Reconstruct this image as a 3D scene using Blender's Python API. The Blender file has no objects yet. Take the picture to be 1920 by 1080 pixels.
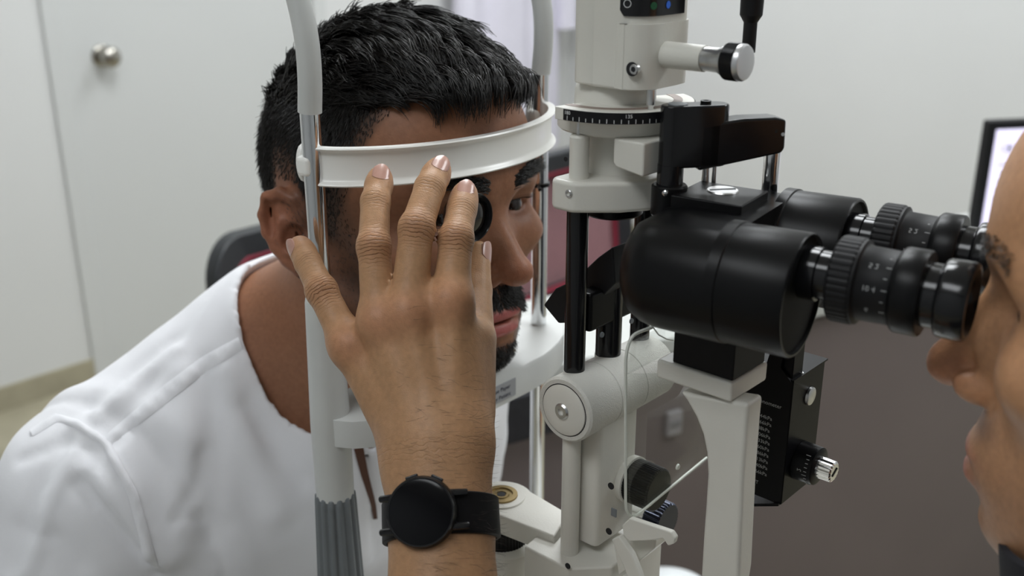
import bpy, math, random
import numpy as np
from mathutils import Matrix, Vector

random.seed(7)
RNG = np.random.default_rng(11)
SC = bpy.context.scene
COL = SC.collection

# ------------------------------------------------------------------ camera
# World: X = the way the patient faces, Y = from the near head-rest pole to the far one, Z up (metres).
F = 1950.0
PITCH = math.radians(20.0)
CAM = np.array([0.47139534, -0.45287307, 1.33])
FW = np.array([-0.6296994, 0.69749616, -0.34202014])
RT = np.array([0.74225991, 0.67011211, 0.0])
UP = np.array([-0.22919184, 0.25386784, 0.93969262])
cam_data = bpy.data.cameras.new('camera')
cam_data.sensor_width = 36.0
cam_data.lens = 36.0 * F / 1920.0
cam_data.clip_start = 0.02
cam_data.dof.use_dof = True
cam_data.dof.focus_distance = 0.56
cam_data.dof.aperture_fstop = 7.5
cam = bpy.data.objects.new('camera', cam_data)
COL.objects.link(cam)
m = Matrix.Identity(4)
for i in range(3):
    m[i][0] = RT[i]; m[i][1] = UP[i]; m[i][2] = -FW[i]; m[i][3] = CAM[i]
cam.matrix_world = m
SC.camera = cam

# ------------------------------------------------------------------ world, lights, exposure
w = bpy.data.worlds.new('world'); SC.world = w; w.use_nodes = True
bg = w.node_tree.nodes['Background']
bg.inputs[0].default_value = (0.80, 0.88, 1.0, 1); bg.inputs[1].default_value = 0.3
SC.view_settings.view_transform = 'Standard'
SC.view_settings.look = 'None'
SC.view_settings.gamma = 1.0
SC.view_settings.use_curve_mapping = False
SC.view_settings.exposure = 0.28
ROOM = dict(x0=-2.37, x1=1.9, y0=-2.0, y1=3.05, h=2.6)
# fluorescent ceiling panels (x, y, size x, size y, watts)
PANELS = [(-0.75, 0.75, 1.2, 0.6, 22.0), (-1.2, 2.1, 1.2, 0.6, 15.0), (0.95, 1.5, 1.2, 0.6, 18.0), (0.2, -1.2, 1.2, 0.6, 6.0)]

def _ray(px, py):
    return FW + RT * ((px - 960) / F) - UP * ((py - 540) / F)
def onX(px, py, x):
    r = _ray(px, py); return CAM + r * ((x - CAM[0]) / r[0])
def onY(px, py, y):
    r = _ray(px, py); return CAM + r * ((y - CAM[1]) / r[1])
def onZ(px, py, z):
    r = _ray(px, py); return CAM + r * ((z - CAM[2]) / r[2])
def onD(px, py, d):
    return CAM + _ray(px, py) * d
def V(*a): return np.array(a, float)
def unit(v):
    v = np.asarray(v, float); return v / np.linalg.norm(v)

# ------------------------------------------------------------------ materials
MATS = {}
def mat(name, col, rough=0.5, metal=0.0, var=0.06, vscale=18.0, bump=0.0, bscale=120.0, spec=0.5, coat=0.0, sss=0.0, trans=0.0, ior=1.45, emit=None, estr=0.0, sheen=0.0, stretch=None):
    if name in MATS: return MATS[name]
    M = bpy.data.materials.new(name); M.use_nodes = True
    nt = M.node_tree; b = nt.nodes['Principled BSDF']
    tc = nt.nodes.new('ShaderNodeTexCoord')
    co = tc.outputs['Object']
    if stretch:
        mp = nt.nodes.new('ShaderNodeMapping'); mp.inputs['Scale'].default_value = stretch
        nt.links.new(co, mp.inputs[0]); co = mp.outputs[0]
    n = nt.nodes.new('ShaderNodeTexNoise'); n.inputs['Scale'].default_value = vscale; n.inputs['Detail'].default_value = 4
    nt.links.new(co, n.inputs['Vector'])
    r = nt.nodes.new('ShaderNodeValToRGB')
    c = np.array(col[:3])
    r.color_ramp.elements[0].position = 0.3; r.color_ramp.elements[1].position = 0.7
    r.color_ramp.elements[0].color = (*np.clip(c * (1 - var), 0, 1), 1)
    r.color_ramp.elements[1].color = (*np.clip(c * (1 + var), 0, 1), 1)
    nt.links.new(n.outputs['Fac'], r.inputs[0]); nt.links.new(r.outputs[0], b.inputs['Base Color'])
    b.inputs['Roughness'].default_value = rough; b.inputs['Metallic'].default_value = metal
    b.inputs['Specular IOR Level'].default_value = spec; b.inputs['Coat Weight'].default_value = coat
    b.inputs['Transmission Weight'].default_value = trans; b.inputs['IOR'].default_value = ior
    if sheen: b.inputs['Sheen Weight'].default_value = sheen
    if sss:
        b.inputs['Subsurface Weight'].default_value = sss
        b.inputs['Subsurface Radius'].default_value = (0.010, 0.004, 0.002); b.inputs['Subsurface Scale'].default_value = 0.5
    if emit is not None:
        b.inputs['Emission Color'].default_value = (*emit, 1); b.inputs['Emission Strength'].default_value = estr
    if bump:
        n2 = nt.nodes.new('ShaderNodeTexNoise'); n2.inputs['Scale'].default_value = bscale; n2.inputs['Detail'].default_value = 3
        nt.links.new(co, n2.inputs['Vector'])
        bp = nt.nodes.new('ShaderNodeBump'); bp.inputs['Strength'].default_value = bump; bp.inputs['Distance'].default_value = 0.002
        nt.links.new(n2.outputs['Fac'], bp.inputs['Height']); nt.links.new(bp.outputs[0], b.inputs['Normal'])
    MATS[name] = M
    return M

M_WALL = mat('wall_paint', (0.66, 0.665, 0.66), 0.6, var=0.015, vscale=2.5, bump=0.04, bscale=60)
M_WALL2 = mat('bounce_cut_wall_grey', (0.38, 0.39, 0.40), 0.6, var=0.015, vscale=2.5)  # unseen walls, toned darker than the others to cut bounced fill light
M_CEIL = mat('ceiling_paint', (0.8, 0.8, 0.78), 0.8, var=0.02, vscale=3)
M_DOOR = mat('door_paint', (0.59, 0.60, 0.595), 0.42, var=0.012, vscale=2.0)
M_FLOOR = mat('floor_tile', (0.36, 0.33, 0.24), 0.45, var=0.12, vscale=9)
M_CREAM = mat('cream_enamel', (0.71, 0.695, 0.635), 0.34, var=0.03, vscale=30, bump=0.05, bscale=900)
M_CREAM2 = mat('speckled_cream_enamel', (0.67, 0.66, 0.61), 0.42, var=0.03, vscale=40, bump=0.35, bscale=1500)
M_GREYW = mat('pale_grey_plastic', (0.60, 0.61, 0.595), 0.32, var=0.03, vscale=30)
M_WHITE = mat('white_plastic', (0.90, 0.89, 0.85), 0.24, var=0.02, vscale=30)
M_DGREY = mat('slate_grey_plastic', (0.155, 0.17, 0.18), 0.38, var=0.06, vscale=60)
M_CHROME = mat('chrome', (0.78, 0.79, 0.80), 0.10, 1.0, var=0.03, vscale=8)
M_STEEL = mat('brushed_steel', (0.62, 0.62, 0.62), 0.30, 1.0, var=0.08, vscale=200)
M_BLACK = mat('black_satin', (0.005, 0.005, 0.0055), 0.34, var=0.15, vscale=40, bump=0.02, bscale=1600, spec=0.22)
M_BLKG = mat('black_gloss', (0.008, 0.008, 0.009), 0.16, var=0.1, vscale=40)
M_BLKM = mat('black_matte', (0.009, 0.009, 0.010), 0.5, var=0.15, vscale=60, spec=0.25)
M_BLKD = mat('dull_black', (0.006, 0.006, 0.0065), 0.6, var=0.15, vscale=60, spec=0.10)
M_BLUEBLK = mat('blue_black_knob', (0.03, 0.035, 0.055), 0.25, 0.6, var=0.1, vscale=60)
M_BRASS = mat('bronze', (0.30, 0.22, 0.10), 0.35, 0.9, var=0.15, vscale=90)
M_MARK = mat('white_marking', (0.80, 0.82, 0.82), 0.5, var=0.02)
M_MARKD = mat('dim_marking', (0.34, 0.35, 0.35), 0.5, var=0.02)
M_DARKHOLE = mat('dark_hole', (0.01, 0.01, 0.012), 0.6, var=0.1)

# ------------------------------------------------------------------ mesh helpers
def frame(axis, hint=(0, 0, 1)):
    a = unit(axis); h = np.asarray(hint, float)
    if abs(a @ h) > 0.95: h = V(1, 0, 0)
    u = unit(np.cross(h, a)); v = np.cross(a, u)
    return a, u, v

class MB:
    def __init__(self): self.v = []; self.f = []
    def add(self, vs, fs):
        o = len(self.v)
        self.v.extend([tuple(map(float, p)) for p in vs]); self.f.extend([tuple(o + i for i in f) for f in fs]); return self
    def box(self, c, size, rotz=0.0, axes=None):
        c = np.asarray(c, float); sx, sy, sz = [s / 2 for s in size]
        if axes is None:
            ca, sa = math.cos(rotz), math.sin(rotz); axes = (V(ca, sa, 0), V(-sa, ca, 0), V(0, 0, 1))
        vs = [c + axes[0] * (sx * i) + axes[1] * (sy * j) + axes[2] * (sz * k) for k in (-1, 1) for j in (-1, 1) for i in (-1, 1)]
        return self.add(vs, [(0, 2, 3, 1), (4, 5, 7, 6), (0, 1, 5, 4), (2, 6, 7, 3), (0, 4, 6, 2), (1, 3, 7, 5)])
    def lathe(self, prof, o, axis, seg=48, hint=(0, 0, 1), rad=None, cap=True):
        a, u, v = frame(axis, hint); o = np.asarray(o, float); vs = []; fs = []
        for (t, r) in prof:
            for k in range(seg):
                th = 2 * math.pi * k / seg; rr = r if rad is None else rad(t, r, k, th)
                vs.append(o + a * t + (u * math.cos(th) + v * math.sin(th)) * rr)
        for i in range(len(prof) - 1):
            for k in range(seg):
                k2 = (k + 1) % seg
                fs.append((i * seg + k, i * seg + k2, (i + 1) * seg + k2, (i + 1) * seg + k))
        if cap:
            fs.append(tuple(range(seg - 1, -1, -1))); n = (len(prof) - 1) * seg; fs.append(tuple(n + k for k in range(seg)))
        return self.add(vs, fs)
    def prism(self, pts, off):
        pts = [np.asarray(p, float) for p in pts]; off = np.asarray(off, float); n = len(pts)
        vs = pts + [p + off for p in pts]
        fs = [tuple(range(n - 1, -1, -1)), tuple(range(n, 2 * n))] + [(i, (i + 1) % n, n + (i + 1) % n, n + i) for i in range(n)]
        return self.add(vs, fs)
    def tube(self, path, rad, seg=16, cap=True, hint=(0.3, 0.2, 1)):
        P = [np.asarray(p, float) for p in path]; n = len(P); vs = []; fs = []
        t0 = unit(P[1] - P[0]); _, u, v = frame(t0, hint)
        for i in range(n):
            t = unit(P[min(i + 1, n - 1)] - P[max(i - 1, 0)])
            u = unit(u - t * (u @ t)); v = np.cross(t, u)
            r = rad(i / (n - 1)) if callable(rad) else rad
            for k in range(seg):
                th = 2 * math.pi * k / seg; vs.append(P[i] + (u * math.cos(th) + v * math.sin(th)) * r)
        for i in range(n - 1):
            for k in range(seg):
                k2 = (k + 1) % seg; fs.append((i * seg + k, i * seg + k2, (i + 1) * seg + k2, (i + 1) * seg + k))
        if cap:
            fs.append(tuple(range(seg - 1, -1, -1))); fs.append(tuple((n - 1) * seg + k for k in range(seg)))
        return self.add(vs, fs)
    def sweep(self, path, section, ups=None, closed=False):
        """section(i,t) -> list of (a,b) offsets along side vector and up vector; path of points, side = horizontal normal."""
        P = [np.asarray(p, float) for p in path]; n = len(P); vs = []; fs = []; m = None
        for i in range(n):
            if closed: t = unit(P[(i + 1) % n] - P[i - 1])
            else: t = unit(P[min(i + 1, n - 1)] - P[max(i - 1, 0)])
            up = V(0, 0, 1) if ups is None else np.asarray(ups[i], float)
            s = unit(np.cross(t, up)); up2 = np.cross(s, t)
            sec = section(i, i / (n - 1)); m = len(sec)
            for (a, b) in sec: vs.append(P[i] + s * a + up2 * b)
        for i in range(n if closed else n - 1):
            j = (i + 1) % n
            for k in range(m):
                k2 = (k + 1) % m; fs.append((i * m + k, j * m + k, j * m + k2, i * m + k2))
        if not closed:
            fs.append(tuple(range(m))); fs.append(tuple((n - 1) * m + k for k in range(m - 1, -1, -1)))
        return self.add(vs, fs)
    def build(self, name, material, parent=None, bevel=0.0, bseg=2, angle=35, smooth=True):
        return build(name, self.v, self.f, material, parent, bevel, bseg, angle, smooth)

def wloc(o):
    p = V(*o.location)
    while o.parent: o = o.parent; p = p + V(*o.location)
    return p

def build(name, verts, faces, material, parent=None, bevel=0.0, bseg=2, angle=35, smooth=True, fix=True):
    v = np.asarray(verts, np.float32)
    c = (v.min(0) + v.max(0)) / 2
    me = bpy.data.meshes.new(name)
    me.from_pydata((v - c).tolist() if len(v) < 20000 else (v - c), [], faces)
    if fix:
        import bmesh
        bm = bmesh.new(); bm.from_mesh(me); bmesh.ops.recalc_face_normals(bm, faces=bm.faces); bm.to_mesh(me); bm.free()
    if smooth:
        me.polygons.foreach_set('use_smooth', np.ones(len(me.polygons), bool))
        me.set_sharp_from_angle(angle=math.radians(angle))
    me.materials.append(material)
    o = bpy.data.objects.new(name, me); COL.objects.link(o)
    if parent is not None:
        o.parent = parent; o.location = Vector(c.astype(float) - wloc(parent))
    else: o.location = Vector(c.astype(float))
    if bevel:
        b = o.modifiers.new('bevel', 'BEVEL'); b.width = bevel; b.segments = bseg; b.limit_method = 'ANGLE'; b.angle_limit = math.radians(30)
        b.harden_normals = True
    return o

def tag(o, label=None, cat=None, group=None, kind=None):
    if label: o['label'] = label
    if cat: o['category'] = cat
    if group: o['group'] = group
    if kind: o['kind'] = kind
    return o
def thing(name, loc, label, cat, group=None):
    o = bpy.data.objects.new(name, None); COL.objects.link(o); o.location = Vector([float(a) for a in loc]); o.empty_display_size = 0.02
    return tag(o, label, cat, group)

def text_geo(s, size=1.0, align='CENTER'):
    cu = bpy.data.curves.new('txt', 'FONT'); cu.body = s; cu.size = size; cu.align_x = align; cu.align_y = 'CENTER'; cu.resolution_u = 3
    o = bpy.data.objects.new('txt', cu); COL.objects.link(o)
    dg = bpy.context.evaluated_depsgraph_get()
    me = bpy.data.meshes.new_from_object(o.evaluated_get(dg))
    vs = [tuple(v.co) for v in me.vertices]; fs = [tuple(p.vertices) for p in me.polygons]
    bpy.data.objects.remove(o); bpy.data.meshes.remove(me); bpy.data.curves.remove(cu)
    return vs, fs
def add_text(mb, s, size, mapf, align='CENTER'):
    vs, fs = text_geo(s, size, align); mb.add([mapf(v[0], v[1]) for v in vs], fs)

def screw_head(parent, o, axis, r, hexr=None, name='screw', material=None):
    a = unit(axis); hexr = hexr or r * 0.5
    mb = MB().lathe([(-r * .6, r), (r * .1, r), (r * .3, r * .82), (r * .3, hexr), (-r * .35, hexr), (-r * .35, 0.0002)], o, axis, 24)
    return mb.build(name, material or M_STEEL, parent, angle=30)

# ------------------------------------------------------------------ room
R = ROOM
def slab(name, lo, hi, material, parent=None, bevel=0, struct=True):
    lo = np.asarray(lo, float); hi = np.asarray(hi, float)
    o = MB().box((lo + hi) / 2, hi - lo).build(name, material, parent, bevel)
    if struct and parent is None: o['kind'] = 'structure'
    return o
T = 0.1
slab('floor', (R['x0'] - T, R['y0'] - T, -T), (R['x1'] + T, R['y1'] + T, 0), M_FLOOR)
slab('ceiling', (R['x0'] - T, R['y0'] - T, R['h']), (R['x1'] + T, R['y1'] + T, R['h'] + T), M_CEIL)
# wall behind the patient, with the door opening cut as real pieces
kn = onX(195, 105, R['x0'])                    # door knob centre on that wall
DY0 = onX(152, 300, R['x0'])[1] + 0.0; DY1 = DY0 + 0.84; DH = 2.05
FR = 0.055
slab('wall_back', (R['x0'] - T, R['y0'] - T, 0), (R['x0'], DY0 - FR, R['h']), M_WALL)
slab('wall_back.001', (R['x0'] - T, DY1 + FR, 0), (R['x0'], R['y1'] + T, R['h']), M_WALL)
slab('wall_back.002', (R['x0'] - T, DY0 - FR, DH + FR), (R['x0'], DY1 + FR, R['h']), M_WALL)
slab('wall_right', (R['x0'], R['y1'], 0), (R['x1'], R['y1'] + T, R['h']), M_WALL)
slab('wall_front', (R['x1'], R['y0'] - T, 0), (R['x1'] + T, R['y1'] + T, R['h']), M_WALL2)
slab('wall_left', (R['x0'], R['y0'] - T, 0), (R['x1'], R['y0'], R['h']), M_WALL2)
fr = MB().box((R['x0'] - 0.04, DY0 - FR / 2, (DH + FR) / 2), (0.1, FR, DH + FR)).box((R['x0'] - 0.04, DY1 + FR / 2, (DH + FR) / 2), (0.1, FR, DH + FR)).box((R['x0'] - 0.04, (DY0 + DY1) / 2, DH + FR / 2), (0.1, DY1 - DY0, FR))
fr.build('trim_1', M_DOOR, None, 0.004)['kind'] = 'structure'
door = slab('door_1', (R['x0'] - 0.06, DY0 + 0.005, 0.01), (R['x0'] - 0.012, DY1 - 0.004, DH - 0.004), M_DOOR, bevel=0.003)
kp = V(R['x0'] - 0.012, kn[1], kn[2])
MB().lathe([(0, .031), (.004, .031), (.007, .026), (.008, .013), (.030, .012), (.034, .020), (.043, .028), (.055, .029), (.064, .022), (.067, .008), (.0672, .0005)], kp, V(1, 0, 0), 32).build('door_knob', mat('satin_nickel', (0.42, 0.40, 0.36), 0.22, 1.0), door, angle=60)
slab('baseboard_back', (R['x0'], R['y0'], 0), (R['x0'] + 0.012, DY0 - FR, 0.07), M_FLOOR)
slab('baseboard_right', (R['x0'], R['y1'] - 0.012, 0), (R['x1'], R['y1'], 0.07), M_FLOOR)
M_LAMP = mat('lamp_diffuser', (0.9, 0.9, 0.9), 0.6, emit=(0.93, 0.97, 1.0), estr=3.0)
for (x, y, sx, sy, W) in PANELS:
    ld = bpy.data.lights.new('panel_light', 'AREA'); ld.shape = 'RECTANGLE'; ld.size = sx; ld.size_y = sy; ld.energy = W; ld.color = (0.94, 0.975, 1.0)
    lo = bpy.data.objects.new('panel_light', ld); COL.objects.link(lo); lo.location = (x, y, R['h'] - 0.045)
    t = thing('ceiling_light', (x, y, R['h']), 'white fluorescent ceiling panel ' + ('above the patient' if x == -.75 else 'nearest the hanging coat' if y > 2 else 'nearest the monitor' if x > .5 else 'behind the camera'), 'ceiling light', 'ceiling panels')
    fb = MB()
    for s in (-1, 1):
        fb.box((x + s * (sx / 2 + .015), y, R['h'] - .018), (.03, sy + .06, .036)); fb.box((x, y + s * (sy / 2 + .015), R['h'] - .018), (sx, .03, .036))
    fb.build('lamp_frame', M_WHITE, t)
    MB().box((x, y, R['h'] - .015), (sx, sy, .01)).build('lamp_diffuser', M_LAMP, t)
# ------------------------------------------------------------------ instrument table (below the frame)
TZ = 0.74
tb = thing('instrument_table', (0.18, 0.0, 0.0), 'grey instrument table carrying the slit lamp and head rest', 'table')
MB().box((0.16, 0.0, TZ - 0.0175), (0.44, 0.46, 0.035)).build('tabletop', M_GREYW, tb, 0.012, 3)
MB().box((0.16, 0.05, TZ / 2 - .01), (0.12, 0.12, TZ - 0.07)).build('column', M_CREAM, tb, 0.01)
MB().box((0.16, 0.05, 0.03), (0.46, 0.4, 0.06)).build('foot', M_CREAM, tb, 0.015)

# ------------------------------------------------------------------ head rest
PY = 0.0989477
hr = thing('head_rest', (0, 0, TZ), 'white and chrome chin and head rest frame around the patient', 'head rest')
PR = 0.0058
JZ = 1.2239
near = V(0, -PY, 0); far = V(0, PY, 0)
MB().lathe([(TZ, PR), (JZ + .01, PR)], near, (0, 0, 1), 32).build('chrome_pole', M_CHROME, hr)
MB().lathe([(TZ, PR), (JZ + .01, PR)], far, (0, 0, 1), 32).build('chrome_pole', M_CHROME, hr)
# white grip tubes bend back over the patient and meet in a cross bar above the frame
def grip(y, pts):
    ps = [V(0, y, JZ)] + [onY(px, py, y) for px, py in pts]
    return ps
def smooth_path(ps, n=40):
    ps = np.asarray(ps, float); k = len(ps); out = []
    ext = np.vstack([2 * ps[0] - ps[1], ps, 2 * ps[-1] - ps[-2]])
    for i in range(k - 1):
        p0, p1, p2, p3 = ext[i], ext[i + 1], ext[i + 2], ext[i + 3]
        for t in np.linspace(0, 1, max(2, n // (k - 1)), endpoint=False):
            out.append(0.5 * ((2 * p1) + (-p0 + p2) * t + (2 * p0 - 5 * p1 + 4 * p2 - p3) * t * t + (-p0 + 3 * p1 - 3 * p2 + p3) * t ** 3))
    out.append(ps[-1]); return out
GT = [onY(581, 150, -PY), onY(577, 90, -PY), onY(569, 40, -PY), onY(557, -10, -PY), onY(543, -50, -PY), onY(524, -88, -PY)]
GT = [V(p[0], 0, p[2]) for p in GT]
for y in (-PY, PY):
    ps = [V(0, y, JZ)] + [V(p[0], y, p[2]) for p in GT]
    MB().tube(smooth_path(ps, 60), lambda t: 0.0068 - 0.0002 * t, 24).build('grip_tube', M_GREYW, hr)
e0 = V(GT[-1][0], -PY, GT[-1][2]); e1 = V(GT[-1][0], PY, GT[-1][2])
MB().tube([e0, V(e0[0] - .004, -PY + .004, e0[2] + .006), V(e0[0] - .005, -PY + .016, e0[2] + .008), V(e0[0] - .005, PY - .016, e0[2] + .008), V(e0[0] - .004, PY - .004, e0[2] + .006), e1], 0.0066, 20).build('cross_bar', M_GREYW, hr)

# forehead band: flanged white strip bowed forward between the poles
HBZ = 1.1935
def band_path(n=61):
    out = []
    for i in range(n):
        s = -1 + 2 * i / (n - 1)
        y = s * (PY - 0.0005)
        x = 0.0515 * (1 - 0.985 * abs(s) ** 2) ** 0.65
        out.append(V(x, y, HBZ))
    return out
BAND = [(-.0022, -.0112), (.0026, -.0112), (.0032, -.0104), (.0026, -.0094), (.0006, -.0086), (.0000, -.0070), (.0000, .0070), (.0006, .0086), (.0026, .0094), (.0032, .0104), (.0026, .0112), (-.0022, .0112)]
_bp = band_path()
# resample evenly
_bp = np.asarray(_bp); _d = np.r_[0, np.cumsum(np.linalg.norm(np.diff(_bp, axis=0), axis=1))]
_s = np.linspace(0, _d[-1], 80); _bp = np.stack([np.interp(_s, _d, _bp[:, k]) for k in range(3)], 1)
MB().sweep(list(_bp), lambda i, t: BAND).build('forehead_band', M_WHITE, hr, angle=50)
# end clips of the band, hooked round the poles
for y, s in ((-PY, -1), (PY, 1)):
    MB().lathe([(-.0019, .0066), (-.0012, .0078), (.0012, .0078), (.0019, .0066)], (-0.0085, y, HBZ), (1, 0.0, 0), 28, rad=lambda t, r, k, th: r * (1.0 if abs(math.cos(th)) > 2 else (1.0 / math.sqrt((math.cos(th) / .62) ** 2 + (math.sin(th) / 1.45) ** 2)))).build('band_clip', M_WHITE, hr, angle=60)
    MB().box((-0.002, y + s * 0.0, HBZ), (.011, .015, .012)).build('clip_block', M_WHITE, hr, 0.003)
# eye-level mark ring on the far pole
mz = onY(1022, 347, PY)[2]
MB().lathe([(-.0012, PR), (-.0012, PR + .0014), (.0012, PR + .0014), (.0012, PR)], (0, PY, mz), (0, 0, 1), 32, cap=False).build('mark_ring', M_BLACK, hr)
MB().tube([V(.002, PY - .004, mz), V(.012, PY - .014, mz + .0004)], .0012, 10).build('mark_ring', M_BLACK, hr)

# near column: grey sleeve over the pole, fluted height knob under it
ct = onY(600, 552, -PY)[2]; cb = onY(626, 925, -PY)[2]
MB().lathe([(cb, .0120), (cb + .02, .0122), (1.03, .0124), (ct - .004, .0104), (ct - .001, .0098), (ct, .0086)], near, (0, 0, 1), 40).build('sleeve', M_GREYW, hr, angle=40)
kb = 0.895
def flute(t, r, k, th): return r * (1.0 - 0.11 * (0.5 + 0.5 * math.cos(th * 14)) ** 1.6) if r > .011 else r
MB().lathe([(kb - .012, .012), (kb, .0150), (kb + .008, .0156), (kb + .02, .0152), (cb - .004, .0132), (cb + .001, .0128), (cb + .0022, .0118)], near, (0, 0, 1), 224, rad=flute).build('height_knob', M_DGREY, hr, angle=60)
# cross arm of the chin rest, running from the sleeve to the far pole
CZ = onY(1012, 606, PY)[2]                  # top of chin tray at the far pole
az0 = onY(668, 832, -PY)[2]; az1 = onY(668, 742, -PY)[2]
# tray: rounded plate in plan, x forward; deep front skirt
hgt = 0.021
OUT = [V(*p, 0) for p in ((-.020, .088), (-.0185, .104), (-.0110, .1145), (.0005, .1195), (.0115, .1145), (.0207, .1040), (.0290, .0945), (.0350, .0825), (.0400, .0690), (.0432, .0560), (.0447, .0330), (.0450, .0000), (.0445, -.0300), (.0420, -.0550), (.0365, -.0750), (.0290, -.0900), (.0220, -PY), (.0120, -PY - .006), (-.0020, -PY - .006), (-.0130, -PY + .004), (-.0180, -.0700), (-.0200, -.0400), (-.0200, .0400))]
# the skirt's upper rim dips where the chin lies: top ring follows a scalloped height
def tray_top(p):
    d = abs(p[1])
    if d < 0.033 and p[0] > 0.02: return CZ + 0.0075 * math.cos(math.pi / 2 * d / 0.033) ** .8
    return CZ
fine = []
for i in range(len(OUT)):
    a, b = OUT[i], OUT[(i + 1) % len(OUT)]
    k = max(1, int(np.linalg.norm(b - a) / 0.006))
    for j in range(k): fine.append(a + (b - a) * j / k)
n = len(fine); vs = []; fs = []
for lvl in range(4):
    for p in fine:
        tz = tray_top(p); bz = CZ - hgt + (0.003 if p[1] < -.07 else 0)
        c = V(0.006, p[1] * 0.985, 0); q = p.copy()
        if lvl == 0: q[2] = bz
        elif lvl == 1: q[2] = tz - .0025
        elif lvl == 2: q = p + (c - p) * 0.04; q[2] = tz
        else: q = p + (c - p) * 0.35; q[2] = CZ - (0.003 if abs(p[1]) < .033 else 0)
        vs.append(q)
for lvl in range(3):
    for i in range(n): fs.append((lvl * n + i, lvl * n + (i + 1) % n, (lvl + 1) * n + (i + 1) % n, (lvl + 1) * n + i))
fs.append(tuple(range(n - 1, -1, -1))); fs.append(tuple(3 * n + i for i in range(n)))
MB().add(vs, fs).build('chin_tray', M_GREYW, hr, angle=50)
MB().lathe([(0, .0024), (.0004, .0024)], V(*onZ(961, 657, CZ - .0003)), (0, 0, 1), 16).build('pin_hole', M_BRASS, hr)
# sticker on the front of the tray (front face, x = about 0.0385)
st0 = onX(1022 - 55, 700, .0455); st1 = onX(925, 740, .0455)
M_STICK = mat('grey_sticker', (0.33, 0.34, 0.36), 0.45, var=0.03)
ys0, ys1 = .000, .030
q = onX(967, 724, .0455)
sb = MB(); zc = q[2]; y1 = q[1]
sb.box((.0453, y1 - .017, zc), (.0006, .034, .0125)); stick = sb.build('sticker', M_STICK, hr)
tx = MB()
add_text(tx, 'Tissue Paper', .0042, lambda u, v: V(.0458, y1 - .0165 + u, zc + .0024 + v)); add_text(tx, 'Every Patient', .0042, lambda u, v: V(.0458, y1 - .0165 + u, zc - .0030 + v))
tx.build('lettering', mat('navy_print', (0.02, 0.022, 0.05), 0.5), stick, smooth=False)
# base bar of the head rest on the table
MB().box((0, 0, TZ + .012), (.03, .24, .024)).build('base_bar', M_CREAM, hr, .004)

# ------------------------------------------------------------------ slit lamp
AX, AY = 0.153, -0.02
sl = thing('slit_lamp', (AX, AY, TZ), 'cream and black slit lamp biomicroscope between the two men', 'slit lamp')
def cyl(name, o, axis, r, l0, l1, material, parent=sl, bev=.0008, seg=48):
    b = bev
    return MB().lathe([(l0, r - b), (l0 + b, r), (l1 - b, r), (l1, r - b)], o, axis, seg).build(name, material, parent, angle=30)
def zat(px, py, x=AX, y=AY):    # height of a pixel on the vertical line through (x,y)
    r = _ray(px, py); d = ((V(x, y, 0) - CAM)[:2] @ FW[:2]) / (r[:2] @ FW[:2]); return CAM[2] + r[2] * d
# --- lamp housing on top
HB = zat(1190, 152); HT = 1.372
def rrect(x0, x1, y0, y1, r, n=8):
    pts = []
    for cx, cy, a0 in ((x1 - r, y1 - r, 0), (x0 + r, y1 - r, 90), (x0 + r, y0 + r, 180), (x1 - r, y0 + r, 270)):
        for k in range(n + 1):
            a = math.radians(a0 + 90 * k / n); pts.append(V(cx + r * math.cos(a), cy + r * math.sin(a), 0))
    return pts
HX0, HX1, HY0, HY1 = AX - .0110, AX + .0315, AY - .0235, AY + .022
HO = rrect(HX0, HX1, HY0, HY1, .0135, 10)
hs = MB().prism([p + V(0, 0, HB) for p in HO], (0, 0, HT - HB)); housing = hs.build('lamp_housing', M_CREAM, sl, .002, 3)
# vertical seam where the rear cover meets the front: a thin proud rear shell
HOr = rrect(HX0 - .0012, HX0 + .0170, HY0 - .0010, HY1 + .0010, .0075, 8)
MB().prism([p + V(0, 0, HB + .0008) for p in HOr], (0, 0, HT - HB - .004)).build('rear_cover', M_CREAM, housing, .0012)
# raised collar ridge across the front
hz = zat(1240, 52, HX1, HY0)
HOc = rrect(HX0 + .0185, HX1 + .0012, HY0 - .0012, HY1, .0137, 10)
MB().prism([p + V(0, 0, HB + .001) for p in HOc], (0, 0, hz - HB)).build('front_cover', M_CREAM, housing, .0022, 3)
# black display panel wrapped over the front corner
def off_path(lo, hi, n, off, zz):      # along the near side and the round front corner of the housing
    pts = []; r = .0135 + off
    s0 = HX0 + .030
    path = [V(s0, HY0 - off, 0), V(HX1 - .0135, HY0 - off, 0)] + [V(HX1 - .0135 + r * math.cos(math.radians(a)), HY0 + .0135 + r * math.sin(math.radians(a)), 0) for a in np.linspace(-90, 0, 14)[1:]] + [V(HX1 + off, HY1 - .0135, 0)]
    P = np.asarray(path); d = np.r_[0, np.cumsum(np.linalg.norm(np.diff(P, axis=0), axis=1))]
    s = np.linspace(lo, hi, n) * d[-1]
    return [V(np.interp(t, d, P[:, 0]), np.interp(t, d, P[:, 1]), zz) for t in s], d[-1]
pz = zat(1240, 33, HX1, HY0)
lo_o, _ = off_path(0, 1, 40, .0010, 0); lo_i, _ = off_path(0, 1, 40, -.0005, 0)
vs = []; fs = []
for i, (a, b) in enumerate(zip(lo_o, lo_i)):
    zb = pz + (.004 * max(0, 1 - i / 3.0))
    for z in (zb, HT - .012):
        vs.append(V(a[0], a[1], z)); vs.append(V(b[0], b[1], z))
for i in range(39):
    o = i * 4
    fs += [(o, o + 4, o + 6, o + 2), (o, o + 1, o + 5, o + 4), (o + 2, o + 6, o + 7, o + 3)]
fs += [(0, 2, 3, 1), (156, 157, 159, 158)]
MB().add(vs, fs).build('display_panel', M_BLKG, housing, angle=50)
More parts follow.
